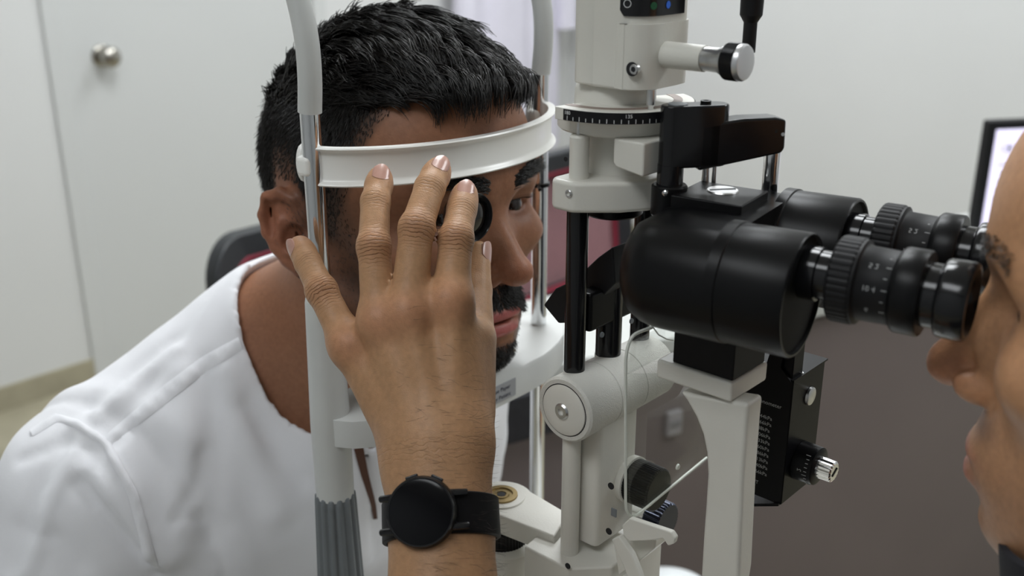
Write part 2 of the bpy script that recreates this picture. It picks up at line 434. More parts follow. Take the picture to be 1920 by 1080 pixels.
def icon_map(s, z):
    (p, q), L = off_path(max(0, s - .004), min(1, s + .004), 2, .0013, z); c = (p + q) / 2; t = unit(q - p)
    return lambda u, v: c + t * u + V(0, 0, v)
def ring_geo(r0, r1, n=24):
    vs = [(r * math.cos(2 * math.pi * k / n), r * math.sin(2 * math.pi * k / n)) for r in (r0, r1) for k in range(n)]
    return vs, [(k, (k + 1) % n, n + (k + 1) % n, n + k) for k in range(n)]
iz = zat(1240, 13, HX1, HY0)
g = ring_geo(.0016, .0019); f = icon_map(.12, iz + .001); MB().add([f(*v) for v in g[0]], g[1]).build('white_icon', M_MARK, housing)
g = ring_geo(.0001, .0018); f = icon_map(.42, iz); MB().add([f(*v) for v in g[0]], g[1]).build('green_icon', mat('green_print', (0.01, 0.10, 0.04), 0.5), housing)
f = icon_map(.66, iz); MB().add([f(*v) for v in g[0]], g[1]).build('blue_icon', mat('blue_print', (0.03, 0.16, 0.75), 0.5), housing)
sp = onY(1189, 130, HY0 - .0012); screw_head(housing, sp, (0, -1, 0), .0026, material=M_STEEL)
MB().lathe([(0, .0034), (.0003, .0034)], sp + V(-.001, -.0001, 0), (0, -1, 0), 20).build('screw_recess', M_DARKHOLE, housing)
# thin lever seen on the patient side
MB().tube([V(HX0 - .004, AY - .008, HT - .02), V(HX0 - .0035, AY - .008, HB + .02), V(HX0 - .001, AY - .008, HB + .012)], .0013, 8).build('lever', M_DGREY, housing)
# --- control knob on the housing
k0 = onY(1292, 107, AY - .006); kx = V(1, 0, 0)
kb_ = V(HX1 - .002, k0[1], k0[2]); kc_ = kb_ + V(.0125, 0, 0)
MB().lathe([(-.002, .0064), (.0250, .0062), (.0252, .0060)], kb_, kx, 40).build('knob_stem', M_CREAM, housing)
MB().lathe([(.0125, .0056), (.0205, .0058), (.0225, .0068), (.0242, .0070), (.0245, .006)], kc_, kx, 40).build('knob_collar', M_STEEL, housing)
def knurl(n, d): return lambda t, r, k, th: r * (1 - d * (k % 2)) 
MB().lathe([(.0245, .0082), (.0252, .0086), (.0310, .0087), (.0316, .0084)], kc_, kx, 140, rad=knurl(70, .02)).build('knurled_knob', M_BLACK, housing, angle=20)
MB().lathe([(.0316, .0085), (.0330, .0085), (.0342, .0078), (.0345, .0066), (.0344, .0002)], kc_, kx, 48).build('knob_cap', mat('matt_aluminium', (0.66, 0.66, 0.67), 0.33, 0.85), housing, angle=40)
# --- neck and degree dial
NZ0 = zat(1144, 203); NZ1 = HB
MB().lathe([(NZ0 - .002, .0212), (NZ1 - .004, .0208), (NZ1 - .001, .0200), (NZ1 + .002, .018)], (AX - .001, AY, 0), (0, 0, 1), 64).build('neck', M_CREAM, sl, angle=40)
DZ1 = zat(1148, 208, AX + .02, AY - .03); DZ0 = DZ1 - .0064
CDIR = math.atan2(CAM[1] - AY, CAM[0] - AX)      # direction towards the viewer side of the stand
DR = .0395
a0 = CDIR - math.radians(50); a1 = CDIR + math.radians(118)
ang = np.linspace(a0, a1, 60)
sec = [V(AX + DR * math.cos(a), AY + DR * math.sin(a), DZ0) for a in ang] + [V(AX + .012 * math.cos(a), AY + .012 * math.sin(a), DZ0) for a in ang[::-1]]
dial = MB().prism(sec, (0, 0, DZ1 - DZ0)).build('degree_dial', M_CREAM, sl, .0005)
MB().prism([V(AX + (DR + .0004) * math.cos(a), AY + (DR + .0004) * math.sin(a), DZ0 + .0006) for a in np.linspace(a0 + .17, a1 - .02, 60)] + [V(AX + (DR - .002) * math.cos(a), AY + (DR - .002) * math.sin(a), DZ0 + .0006) for a in np.linspace(a0 + .17, a1 - .02, 60)[::-1]], (0, 0, DZ1 - DZ0 - .0010)).build('scale_band', M_BLKM, dial)
MB().prism([V(AX + .0335 * math.cos(a), AY + .0335 * math.sin(a), DZ1) for a in ang] + [V(AX + .0290 * math.cos(a), AY + .0290 * math.sin(a), DZ1) for a in ang[::-1]], (0, 0, .0002)).build('dial_groove', mat('dial_brown', (0.25, 0.19, 0.16), 0.5), dial)
# ticks: each 5 degrees; 180 and 135 are lettered
tk = MB(); t180 = CDIR - math.radians(36.3)
def dmap(a):   # local (u along the rim, v up) at angle a
    return lambda u, v: V(AX + (DR + .0006) * math.cos(a + u / DR), AY + (DR + .0006) * math.sin(a + u / DR), DZ0 + v)
tickparts = []
for i in range(0, 24):
    a = t180 + math.radians(5.0 * i - 0.0)
    h = .0021 if i % 2 == 0 else .0017
    f = dmap(a); w_ = .00016
    MB().add([f(-w_, .0009), f(w_, .0009), f(w_, .0009 + h), f(-w_, .0009 + h)], [(0, 1, 2, 3)]).build('tick', M_MARK, dial, smooth=False)
for s, d in (('180', 0), ('135', 45), ('90', 90)):
    f = dmap(t180 + math.radians(d)); tm = MB(); add_text(tm, s, .0025, lambda u, v: f(u, v + .0044)); tm.build('numeral', M_MARK, dial, smooth=False)
# thin steel pin between housing and dial
pn = onY(1221, 175, HY0 + .008)
MB().lathe([(zat(1221, 200, pn[0], pn[1]) - .004, .0012), (zat(1221, 200, pn[0], pn[1]), .0014), (zat(1221, 196, pn[0], pn[1]), .0022), (HB + .001, .0022)], (pn[0], pn[1], 0), (0, 0, 1), 20).build('locking_pin', M_STEEL, sl)
# --- column under the dial
C0 = zat(1170, 228); BZ1 = zat(1066, 333, AX, -.05); BZ0 = zat(1066, 391, AX, -.05)
MB().lathe([(DZ0 - .0080, .0300), (DZ0 - .0070, .0310), (DZ0, .0310)], (AX + .001, AY, 0), (0, 0, 1), 64).build('dial_seat', M_CREAM, sl)
MB().lathe([(BZ1 - .001, .0185), (DZ0 - .004, .0185)], (AX, AY, 0), (0, 0, 1), 48).build('lamp_column', M_CREAM, sl)
# slanted block on the examiner side of the column
bx0 = onY(1155, 250, -.045)[0]; bx1 = onY(1210, 250, -.045)[0]
blk = [V(bx0, -.047, DZ0 - .0075), V(bx1 + .001, -.047, DZ0 - .0075), V(bx1 + .001, -.047, BZ1 + .0055), V(bx0 + .002, -.047, BZ1 + .0080), V(bx0, -.047, BZ1 + .010)]
MB().prism(blk, (0, .046, 0)).build('mirror_block', M_CREAM, sl, .0012)
# near mini post with pin
mp = onY(1086, 300, -.05); 
MB().lathe([(BZ1 - .001, .0050), (zat(1086, 256, mp[0], -.05), .0050), (zat(1086, 252, mp[0], -.05), .0042)], (mp[0], -.05, 0), (0, 0, 1), 32).build('guide_post', M_CREAM, sl)
MB().lathe([(zat(1086, 254, mp[0], -.05), .0013), (DZ0 + .0005, .0013)], (mp[0] - .0005, -.05, 0), (0, 0, 1), 16).build('guide_pin', M_STEEL, sl)
MB().lathe([(0, .0012), (.0003, .0012)], onY(1075, 296, -.05) + V(-.001, -.0046, 0), (0, -1, 0), 14).build('pin_hole', M_DARKHOLE, sl)
# bracket: a lug at each post joined by a yoke behind
def bracket_outline():
    l = onY(1042, 360, -.058); c = onY(1102, 380, -.060)
    return [V(AX - .0115, -.045, 0), V(AX - .0120, -.056, 0), V(AX - .009, -.0600, 0), V(AX + .0035, -.0602, 0), V(AX + .0060, -.0585, 0), V(AX + .022, -.044, 0), V(AX + .031, -.030, 0), V(AX + .031, -.008, 0), V(AX + .020, .006, 0), V(AX + .006, .019, 0), V(AX - .011, .019, 0), V(AX - .0145, .006, 0)]
BO = bracket_outline()
brk = MB().prism([p + V(0, 0, BZ0) for p in BO], (0, 0, BZ1 - BZ0)).build('bracket', M_CREAM, sl, .0025, 3)
screw_head(brk, onY(1066, 363, -.0602), (0, -1, 0), .0021, material=M_STEEL)
# black boss under the bracket
MB().lathe([(BZ0 - .0085, .0150), (BZ0 - .0075, .0160), (BZ0 + .003, .0160)], (AX, AY, 0), (0, 0, 1), 48).build('bearing_ring', M_BLACK, sl)
# --- three black pillars on the hinge drum
PZ = 1.0965
for y, r, top in ((-.05, .0057, BZ0 + .002), (AY, .0072, zat(1141, 520)), (.01, .0057, BZ0 + .002)):
    MB().lathe([(PZ - .001, r), (top, r)], (AX, y, 0), (0, 0, 1), 40).build('pillar', M_BLKG, sl)
    MB().lathe([(PZ - .013, r + .0003), (PZ - .0002, r + .0003), (PZ, r - .0004)], (AX, y, 0), (0, 0, 1), 40).build('pillar_socket', M_CREAM2, sl)
# mirror holder between the pillars: bar with slanted mirror
mz0, mz1 = zat(1141, 620), zat(1141, 508)
MB().box((AX + .001, AY, (mz0 + mz1) / 2 + .001), (.010, .050, .022)).build('mirror_carrier', M_BLACK, sl, .002)
mq = [onY(px, py, AY) for px, py in ((1048, 560), (1070, 530), (1105, 514), (1150, 472), (1178, 452), (1182, 520), (1112, 592), (1076, 594))]
MB().prism([p + V(0, -.014, 0) for p in mq], (0, .028, 0)).build('mirror', M_BLKM, sl, .001)
for yy in (-.035, -.008):
    MB().lathe([(0, .0016), (.001, .0014)], (AX + .0062, yy, mz0 + .004), (1, 0, 0), 14).build('set_screw', M_DGREY, sl)
# --- hinge drum
HZ = 1.0785; HXc = AX + .004; HR = .0185
MB().lathe([(-.0430, HR - .0012), (-.0418, HR), (-.0160, HR), (-.0156, HR - .0006), (-.0152, HR), (.0080, HR), (.0084, HR - .0006), (.0088, HR), (.036, HR), (.0372, HR - .001)], (HXc, AY, HZ), (0, 1, 0), 72).build('hinge_drum', M_CREAM2, sl, angle=25)
cap = MB().lathe([(.0425, .0145), (.0436, .0143), (.0445, .0120), (.0449, .006), (.0450, .0005)], (HXc, AY, HZ), (0, -1, 0), 56).build('hinge_cap', M_CREAM, sl, angle=50)
MB().lathe([(.0428, .0150), (.0431, .0150), (.0431, .0145), (.0428, .0145)], (HXc, AY, HZ), (0, -1, 0), 56, cap=False).build('cap_groove', M_DARKHOLE, cap)
screw_head(cap, (HXc, AY - .0448, HZ), (0, -1, 0), .0046, .0020)
MB().lathe([(0, .0019), (.0004, .0019)], (HXc, AY - .0445, HZ), (0, -1, 0), 6).build('hex_socket', M_DARKHOLE, cap)
# --- lower stand: thin near post, square column, bearing block
post_b = zat(1090, 1040, HXc - .001, -.055)
MB().lathe([(post_b, .0052), (HZ - .012, .0052)], (HXc - .001, -.0545, 0), (0, 0, 1), 36).build('stand_post', M_CREAM, sl)
cz0 = zat(1140, 1000, AX + .004, -.04); 
colo = rrect(AX - .010, AX + .0175, -.049, -.012, .004, 4)
colu = MB().prism([p + V(0, 0, cz0) for p in colo], (0, 0, HZ - .008 - cz0)).build('stand_column', M_CREAM, sl, .0015)
for px, py in ((1146, 911), (1142, 996)):
    q = onY(px, py, -.0492); MB().lathe([(0, .0020), (.0004, .0020)], q, (0, -1, 0), 18).build('pin_hole', M_DARKHOLE, colu)
q = onY(1151, 961, -.0494); MB().box(q, (.0038, .0008, .0050)).build('index_notch', M_DGREY, colu, .0006)
# gusset behind the column
# focusing knobs towards the examiner
def fluted(n, d): return lambda t, r, k, th: r * (1 - d * (0.5 + 0.5 * math.cos(n * th))) if r > .006 else r
kA = onX(1212, 910, AX + .030)
ka = V(AX + .0175, kA[1], kA[2])
MB().lathe([(-.002, .0135), (.004, .0140), (.0045, .0120)], ka, (1, 0, 0), 48).build('knob_flange', M_CREAM, sl)
MB().lathe([(.004, .0125), (.0045, .0132), (.020, .0130), (.0212, .0118), (.0212, .0003)], ka, (1, 0, 0), 144, rad=fluted(48, .035)).build('focus_knob', M_BLACK, sl, angle=28)
kB = onX(1243, 975, AX + .030)
kb2 = V(AX + .016, kB[1], kB[2])
MB().lathe([(-.006, .0050), (.008, .0050)], kb2, (1, 0, 0), 24).build('knob_shaft', M_STEEL, sl)
MB().lathe([(.006, .0108), (.0068, .0116), (.0165, .0116), (.0175, .0108), (.0175, .0003)], kb2, (1, 0, 0), 160, rad=fluted(32, .05)).build('ribbed_knob', M_BLUEBLK, sl, angle=28)
# lever arm (hook shaped plate)
lv = [(1166, 985), (1180, 972), (1240, 992), (1258, 998), (1266, 1010), (1263, 1020), (1252, 1024), (1243, 1010), (1222, 1014), (1180, 1016), (1168, 1004)]
MB().prism([onY(px, py, -.058) for px, py in lv], (0, .0035, 0)).build('lever_arm', M_CREAM, sl, .0008)
lv2 = [(1172, 1004), (1230, 1013), (1228, 1028), (1200, 1052), (1178, 1066), (1160, 1080), (1150, 1020)]
MB().prism([onY(px, py, -.050) for px, py in lv2], (0, .014, 0)).build('lever_bracket', M_CREAM, sl, .0008)
lv3 = [(1146, 1012), (1160, 1006), (1184, 1040), (1200, 1080), (1215, 1130), (1190, 1130), (1172, 1070)]
MB().prism([onY(px, py, -.062) for px, py in lv3], (0, .004, 0)).build('lever_link', M_CREAM, sl, .0008)
# bottom block under the near post
bt = zat(1090, 1036, HXc, -.055)
bo = [V(AX - .020, -.068, 0), V(AX + .013, -.068, 0), V(AX + .030, -.050, 0), V(AX + .030, .0, 0), V(AX - .016, .0, 0), V(AX - .022, -.052, 0)]
bb = MB().prism([p + V(0, 0, .93) for p in bo], (0, 0, bt - .93)).build('pivot_block', M_CREAM, sl, .0015)
q = onY(1065, 1061, -.0682); MB().lathe([(0, .0018), (.0004, .0018)], q, (0, -1, 0), 16).build('pin_hole', M_DARKHOLE, bb)
MB().lathe([(.0, .0024), (.0015, .0022)], V(*onZ(1117, 1013, bt)), (0, 0, 1), 18).build('stop_screw', M_STEEL, sl)
# swing arm with bronze bearing, reaching towards the patient
az_t = 0.9895
bc = onZ(940, 931, az_t)
arm = []
e1_, e2_ = onZ(1066, 962, az_t), onZ(1040, 1006, az_t)
for a in np.linspace(60, 300, 20):
    d = unit(V(e1_[0] + e2_[0] - 2 * bc[0], e1_[1] + e2_[1] - 2 * bc[1], 0)); nrm = V(-d[1], d[0], 0)
    arm.append(V(bc[0], bc[1], az_t) + (d * math.cos(math.radians(a)) + nrm * math.sin(math.radians(a))) * .0195)
arm2 = arm + [V(e2_[0], e2_[1], az_t) + V(.0, -.0, 0), V(e1_[0], e1_[1], az_t)]
if np.linalg.norm(arm[-1] - e2_) > np.linalg.norm(arm[-1] - e1_): arm2 = arm + [V(*e1_), V(*e2_)]
MB().prism(arm2, (0, 0, -.0135)).build('swing_arm', M_CREAM, sl, .0015)
MB().lathe([(0, .0150), (.0012, .0146), (.0013, .0122)], (bc[0], bc[1], az_t - .0002), (0, 0, 1), 48).build('bearing_plate', M_CREAM, sl, angle=40)
MB().lathe([(0, .0102), (.0014, .0100), (.0014, .0072), (.0006, .0070), (.0006, .0050), (.0012, .0046), (.0012, .0032), (.0006, .0030), (.0005, .0003)], (bc[0], bc[1], az_t + .0008), (0, 0, 1), 48).build('bearing', M_BRASS, sl, angle=30)
MB().lathe([(0, .0026), (.0003, .0026)], (bc[0], bc[1], az_t + .0015), (0, 0, 1), 20).build('bearing_hole', M_DARKHOLE, sl)
# sloping web from the arm down to the column
wb = [V(*e1_), V(*e2_), V(AX - .012, -.060, az_t - .020), V(AX - .012, -.020, az_t - .020)]
MB().prism(wb, (0, 0, -.016)).build('arm_web', M_CREAM, sl, .001)
# base: knurled ring and turntable under the bearing
MB().lathe([(-.030, .0170), (-.0145, .0170)], (bc[0], bc[1], az_t), (0, 0, 1), 100, rad=knurl(50, .03)).build('knurled_ring', M_BLACK, sl, angle=20)
MB().lathe([(-.10, .0300), (-.046, .0290), (-.044, .0250), (-.030, .0240), (-.029, .0220)], (bc[0], bc[1], az_t), (0, 0, 1), 64).build('turntable', M_CREAM, sl, angle=40)
MB().prism([p + V(0, 0, .90) for p in [V(bc[0] + .005, bc[1] - .028, 0), V(AX - .012, -.060, 0), V(AX - .01, -.010, 0), V(bc[0] + .012, bc[1] + .025, 0)]], (0, 0, .038)).build('base_arm', M_CREAM, sl, .002)
MB().box((AX - .02, AY - .005, .86), (.10, .09, .09)).build('base_carriage', M_CREAM, sl, .006)
MB().box((AX - .01, AY, TZ + .035), (.20, .16, .07)).build('base_plate', M_CREAM, sl, .01)
# --- microscope: axis turned 8 degrees about the vertical
PH = math.radians(8.0)
mA = V(math.cos(PH), math.sin(PH), 0); wA = V(-math.sin(PH), math.cos(PH), 0); zA = V(0, 0, 1)
EN = V(0.3003, -0.05, 1.183)                # near eyepiece at its knurled ring
IPD = .062
hc_off = -zA * .0102
cN = EN - wA * .003 + hc_off; cF = EN + wA * (IPD + .003) + hc_off
RH = .0274
mid = (cN + cF) / 2 - zA * .0018
# body: two drums faired into one stadium-section case
def stadium(t, s, rr, n=24):
    half = np.linalg.norm(cF - cN) / 2
    pts = []
    for k in range(2 * n):
        th = 2 * math.pi * k / (2 * n)
        ox = half * s * (1 if math.cos(th) >= 0 else -1)
        pts.append(mid + mA * t + wA * (ox + rr * math.cos(th)) + zA * (rr * math.sin(th)))
    return pts
rings = [(-.1045, .66, .0100), (-.1040, .70, .0140), (-.1010, .80, .0205), (-.0960, .90, .0238), (-.0900, .97, .0254), (-.0830, 1.0, .0262), (-.0500, 1.0, .0264)]
vs = []; fs = []
for (t, s, rr) in rings: vs += stadium(t, s, rr)
K = 48
for i in range(len(rings) - 1):
    for k in range(K): fs.append((i * K + k, i * K + (k + 1) % K, (i + 1) * K + (k + 1) % K, (i + 1) * K + k))
fs.append(tuple(range(K - 1, -1, -1))); fs.append(tuple((len(rings) - 1) * K + k for k in range(K)))
MB().add(vs, fs).build('microscope_body', M_BLACK, sl, angle=50)
for c in (cN, cF):
    MB().lathe([(-.0545, RH - .002), (-.0540, RH + .0006), (-.0490, RH + .0006), (-.0485, RH)], c, mA, 72).build('housing_ring', M_BLACK, sl, angle=30)
    MB().lathe([(-.0490, RH - .001), (-.0484, RH), (-.0195, RH + .0004), (-.0185, RH - .0002), (-.0185, RH - .0012), (-.0205, RH - .0016), (-.0300, .0005)], c, mA, 72).build('prism_housing', M_BLACK, sl, angle=35)
    MB().lathe([(-.0225, RH - .0020), (-.0200, RH - .0016), (-.0200, .0005)], c, mA, 72).build('housing_end', M_BLKD, sl, angle=35)
def eyepiece(c, sgn):
    e = MB().lathe([(-.024, .0112), (-.0235, .0118), (-.0130, .0118), (-.0125, .0108), (-.0060, .0108)], c, mA, 56).build('eyepiece_tube', M_BLKG, sl, angle=35)
    MB().lathe([(-.0062, .0168), (-.0054, .0182), (-.0046, .0186), (.0032, .0186), (.0042, .0180)], c, mA, 120, rad=lambda t, r, k, th: r * (1 - .018 * (k % 3 == 0))).build('knurled_ring', M_BLKM, e, angle=15)
    MB().lathe([(.0040, .0180), (.0050, .0181), (.0056, .0165), (.0062, .0160), (.0185, .0156), (.0190, .0158)], c, mA, 64).build('diopter_scale', M_BLKM, e, angle=40)
    MB().lathe([(.0188, .0158), (.0205, .0176), (.0215, .0180), (.0300, .0180), (.0308, .0174), (.0308, .0120)], c, mA, 64).build('scale_collar', M_BLACK, e, angle=40)
    MB().lathe([(.0300, .0134), (.0370, .0134)], c, mA, 56).build('eye_tube', M_BLKG, e)
    MB().lathe([(.0362, .0140), (.0372, .0158), (.0385, .0163), (.0472, .0163), (.0484, .0156), (.0486, .0140), (.0470, .0130), (.0440, .0122), (.0438, .0002)], c, mA, 64).build('eyecup', M_BLKG, e, angle=40)
    a, u, v = frame(mA, (0, 0, 1))
    def emap(th0):   # u runs round the rim, v runs back along the tube
        return lambda x, y: c + mA * (.0125 + x) + (u * math.cos(th0 + y / .016) + v * math.sin(th0 + y / .016)) * .01615
    # angle facing the viewer: find th whose normal points at the camera
    best = max(np.linspace(0, 2 * math.pi, 360), key=lambda th: float((u * math.cos(th) + v * math.sin(th)) @ unit(CAM - c)))
    up = best + .95 * (1 if float((u * math.cos(best + .3) + v * math.sin(best + .3))[2]) > float((u * math.cos(best) + v * math.sin(best))[2]) else -1)
    st = (best - up) / .95
    for i, (s, L) in enumerate(((None, .0010), ('5 2', .0022), (None, .0014), ('10 4', .0022), (None, .0014), ('6', .0022))):
        th = up + st * (.18 + .30 * i)
        f = emap(th)
        MB().add([f(.0040, -.00018), f(.0040 + L, -.00018), f(.0040 + L, .00018), f(.0040, .00018)], [(0, 1, 2, 3)]).build('scale_tick', M_MARKD, e, smooth=False)
        if s:
            tm = MB(); add_text(tm, s, .0032, lambda x, y: f(x - .0010, y)); tm.build('numeral', M_MARKD, e, smooth=False)
eyepiece(EN, -1); eyepiece(EN + wA * IPD, 1)
# --- black seat block and cream support arm
pc = onY(1373, 715, -.050)                  # near corner of the platform's top edge
px0 = onY(1231, 677, -.050)
yb = onX(1443, 655, pc[0])[1]
PT = (pc[2] + px0[2]) / 2; PB = onY(1373, 757, -.050)[2]
po = [V(px0[0], -.050, PB), V(px0[0], -.050, PT), V(pc[0], -.050, PT), V(pc[0], -.050, PB)]
MB().prism(po, (0, yb + .050, 0)).build('platform', M_CREAM, sl, .0015)
MB().box(((px0[0] + pc[0]) / 2 + .0035, (yb - .050) / 2, (PT + cN[2] - RH * .6) / 2), (pc[0] - px0[0] - .009, yb + .046, cN[2] - RH * .6 - PT)).build('seat_block', M_BLKM, sl, .0008)
ao = [(1272, 735), (1286, 752), (1303, 782), (1316, 815), (1323, 850), (1325, 890), (1322, 940), (1317, 1010), (1313, 1080), (1304, 1200), (1365, 1200), (1384, 1080), (1392, 900), (1399, 800), (1403, 757)]
yA = -.048
AP = [onY(px, py, yA) for px, py in ao]
MB().prism(AP, (0, .0145, 0)).build('support_arm', M_CREAM, sl, .0035, 3)
za = AP[9][2]
MB().prism([V(AX - .01, yA, za + .008), V(AP[9][0] + .001, yA, za + .012), V(AP[10][0] - .0, yA, za + .012), V(AP[10][0] - .004, yA, za - .012), V(AX - .01, yA, za - .014)], (0, .0145, 0)).build('foot_arm', M_CREAM, sl, .003)
# --- mount over the microscope: clamp, block and swing arm of the tonometer rest
q0 = onY(1258, 300, -.034); dq = unit(V(.60, .80, 0)); nq = V(-dq[1], dq[0], 0)
def zq(px, py): return zat(px, py, q0[0], q0[1])
T1 = zq(1267, 196); T2 = zq(1267, 345); T3 = zq(1267, 402)
def capsule_outline(s0, s1, r, n=10):
    pts = []
    for a in np.linspace(90, 270, n): pts.append(q0 + dq * (s0 + r * math.cos(math.radians(a))) + nq * (r * math.sin(math.radians(a))))
    for a in np.linspace(-90, 90, n): pts.append(q0 + dq * (s1 + r * math.cos(math.radians(a))) + nq * (r * math.sin(math.radians(a))))
    return [V(p[0], p[1], 0) for p in pts]
r_ = .0062
# tall head
tallo = capsule_outline(0, .0215, r_)
MB().prism([p + V(0, 0, zq(1267, 312)) for p in tallo], (0, 0, T1 - zq(1267, 312))).build('swing_arm_head', M_BLKG, sl, .0012, 3)
MB().lathe([(0, .0048), (.0004, .0046), (.0004, .0002)], V(q0[0], q0[1], T1 + .0001) + dq * .002, (0, 0, 1), 32).build('pivot_cover', M_DGREY, sl)
MB().lathe([(0, .0026), (.0014, .0026), (.0015, .0014), (.0004, .0012), (.0004, .0002)], V(q0[0], q0[1], T1) + dq * .0160, (0, 0, 1), 24).build('socket_screw', M_BLACK, sl)
# low beam, in the vertical plane along dq
def beam_pt(s, z): return V(q0[0], q0[1], 0) + dq * s + V(0, 0, z)
zl1, zl0 = zq(1267, 228), zq(1267, 318)
bm_ = [beam_pt(.012, zl1 - .001), beam_pt(.034, zl1 + .0012), beam_pt(.050, zl1 + .0012), beam_pt(.0555, zl1), beam_pt(.0560, zl1 - .014), beam_pt(.0545, zl1 - .0165), beam_pt(.012, zl0)]
MB().prism([p - nq * r_ for p in bm_], nq * (2 * r_)).build('swing_arm_beam', M_BLKG, sl, .0028, 3)
MB().lathe([(0, .0009), (.0003, .0008)], onD(1468, 252, .50), (unit(CAM - onD(1468, 252, .5))), 12).build('set_screw', M_STEEL, sl)
MB().lathe([(T3 - .004, .0064), (T2 + .010, .0064)], (q0[0], q0[1], 0), (0, 0, 1), 40).build('arm_spindle', M_BLKG, sl)
cl = MB().lathe([(T3 - .0005, .0078), (T3 + .0008, .0088), (T2 - .0008, .0088), (T2, .0080)], (q0[0], q0[1], 0), (0, 0, 1), 48).build('clamp_ring', M_BLACK, sl, angle=30)
bs = onY(1269, 367, q0[1] - .0092); MB().lathe([(-.001, .0017), (.0006, .0014), (.0012, .0006), (.0013, .0001)], V(q0[0] + .0035, q0[1] - .0088, bs[2]), (0.3, -1, 0), 20).build('ball_screw', M_CHROME, cl)
# rest block with coin-slot screw
co_ = onY(1355, 356, AY); 
MB().box((co_[0] + .001, AY - .004, co_[2] - .0075), (.036, .034, .014), rotz=PH).build('rest_block', M_BLACK, sl, .0008)
coin = MB().lathe([(0, .0078), (.0006, .0074), (.0007, .0002)], co_ - V(0, 0, .0004), (0, 0, 1), 40).build('slotted_screw', M_STEEL, sl, angle=40)
MB().box(co_ + V(0, 0, .0004), (.013, .0012, .0004), rotz=.9).build('screw_slot', M_DGREY, coin)
for px, r2 in ((1322, .0022), (1338, .0014)):
    p = onD(px, 340, .525); MB().lathe([(-.006, r2), (.010, r2 * .72)], p, (0, 0, 1), 20).build('locating_pin', M_STEEL, sl)
re = q0 + dq * .0525
MB().lathe([(co_[2] - .045, .0040), (zl1 - .012, .0040)], (re[0], re[1], 0), (0, 0, 1), 36).build('chrome_rod', M_CHROME, sl)
# --- hanging fixation-lamp arm behind the knob (comes down from above the frame)
f0 = onY(1406, 60, .02); fx, fy = f0[0], f0[1]
def zf(py): return zat(1406, py, fx, fy)
MB().lathe([(zf(98), .0034), (zf(42), .0034), (zf(28), .0056), (zf(-10), .0058), (zf(-40), .0058), (zf(-60), .0030), (1.40, .0030)], (fx, fy, 0), (0, 0, 1), 32).build('fixation_arm', M_BLKM, sl, angle=30)
MB().tube([V(fx, fy, 1.395), V(fx - .03, fy - .01, 1.40), V(AX + .01, AY + .01, 1.392), V(AX, AY, 1.365)], .0035, 12).build('fixation_arm_bow', M_BLKM, sl)
# --- breath shield: clear acrylic sheet bent over at the top
xs = .1925
M_ACR = bpy.data.materials.new('clear_acrylic'); M_ACR.use_nodes = True
_nt = M_ACR.node_tree; _b = _nt.nodes['Principled BSDF']; _b.inputs['Base Color'].default_value = (0.93, 0.95, 0.93, 1); _b.inputs['Roughness'].default_value = 0.04
_b.inputs['Transmission Weight'].default_value = 1.0; _b.inputs['IOR'].default_value = 1.12
_tr = _nt.nodes.new('ShaderNodeBsdfTransparent'); _mx = _nt.nodes.new('ShaderNodeMixShader'); _n = _nt.nodes.new('ShaderNodeTexNoise'); _n.inputs['Scale'].default_value = 30
_mr = _nt.nodes.new('ShaderNodeMapRange'); _mr.inputs['To Min'].default_value = 0.07; _mr.inputs['To Max'].default_value = 0.12
_nt.links.new(_n.outputs['Fac'], _mr.inputs['Value'])
_tr.inputs[0].default_value = (0.93, 0.94, 0.93, 1); _nt.links.new(_mr.outputs[0], _mx.inputs[0]); _nt.links.new(_tr.outputs[0], _mx.inputs[1]); _nt.links.new(_b.outputs[0], _mx.inputs[2])
_nt.links.new(_mx.outputs[0], _nt.nodes['Material Output'].inputs['Surface'])
so = [(1173, 700), (1173, 940), (1174, 955), (1178, 964), (1186, 968), (1194, 965), (1210, 953), (1325, 858), (1345, 842), (1345, 700)]
SP = [onX(px, py, xs) for px, py in so]
ytop0, ytop1 = SP[0][1], SP[-1][1]
shape = [V(xs, p[1], p[2]) for p in SP]
sh = MB().prism(shape, (.0018, 0, 0)).build('breath_shield', M_ACR, sl)
M_EDGE = mat('polished_edge', (0.72, 0.74, 0.68), 0.2, var=0.03)
ed = shape[:8]
MB().tube(ed, .0008, 8).build('shield_edge', M_EDGE, sh)
topc = [V(xs, ytop0, shape[0][2]), onX(1174, 668, xs), onX(1180, 642, xs), onX(1192, 626, xs + .001), onX(1224, 613, xs + .004)]
MB().tube(smooth_path(topc, 30), .0009, 8).build('shield_edge', M_EDGE, sh)
MB().tube([topc[-1], onX(1235, 628, xs + .004), onX(1250, 636, xs + .004), onX(1262, 638, xs + .004)], .0004, 6).build('shield_edge', M_EDGE, sh)
zt0 = shape[0][2]; zt1 = topc[2][2]
MB().prism([V(xs, ytop0, zt0), V(xs, ytop0 + .001, zt1), V(xs, ytop1, zt1), V(xs, ytop1, zt0)], (.0018, 0, 0)).build('shield_upper', M_ACR, sh)
MB().lathe([(0, .0018), (.0010, .0014)], onX(1270, 875, xs + .002), (1, 0, 0), 18).build('shield_rivet', M_EDGE, sh)

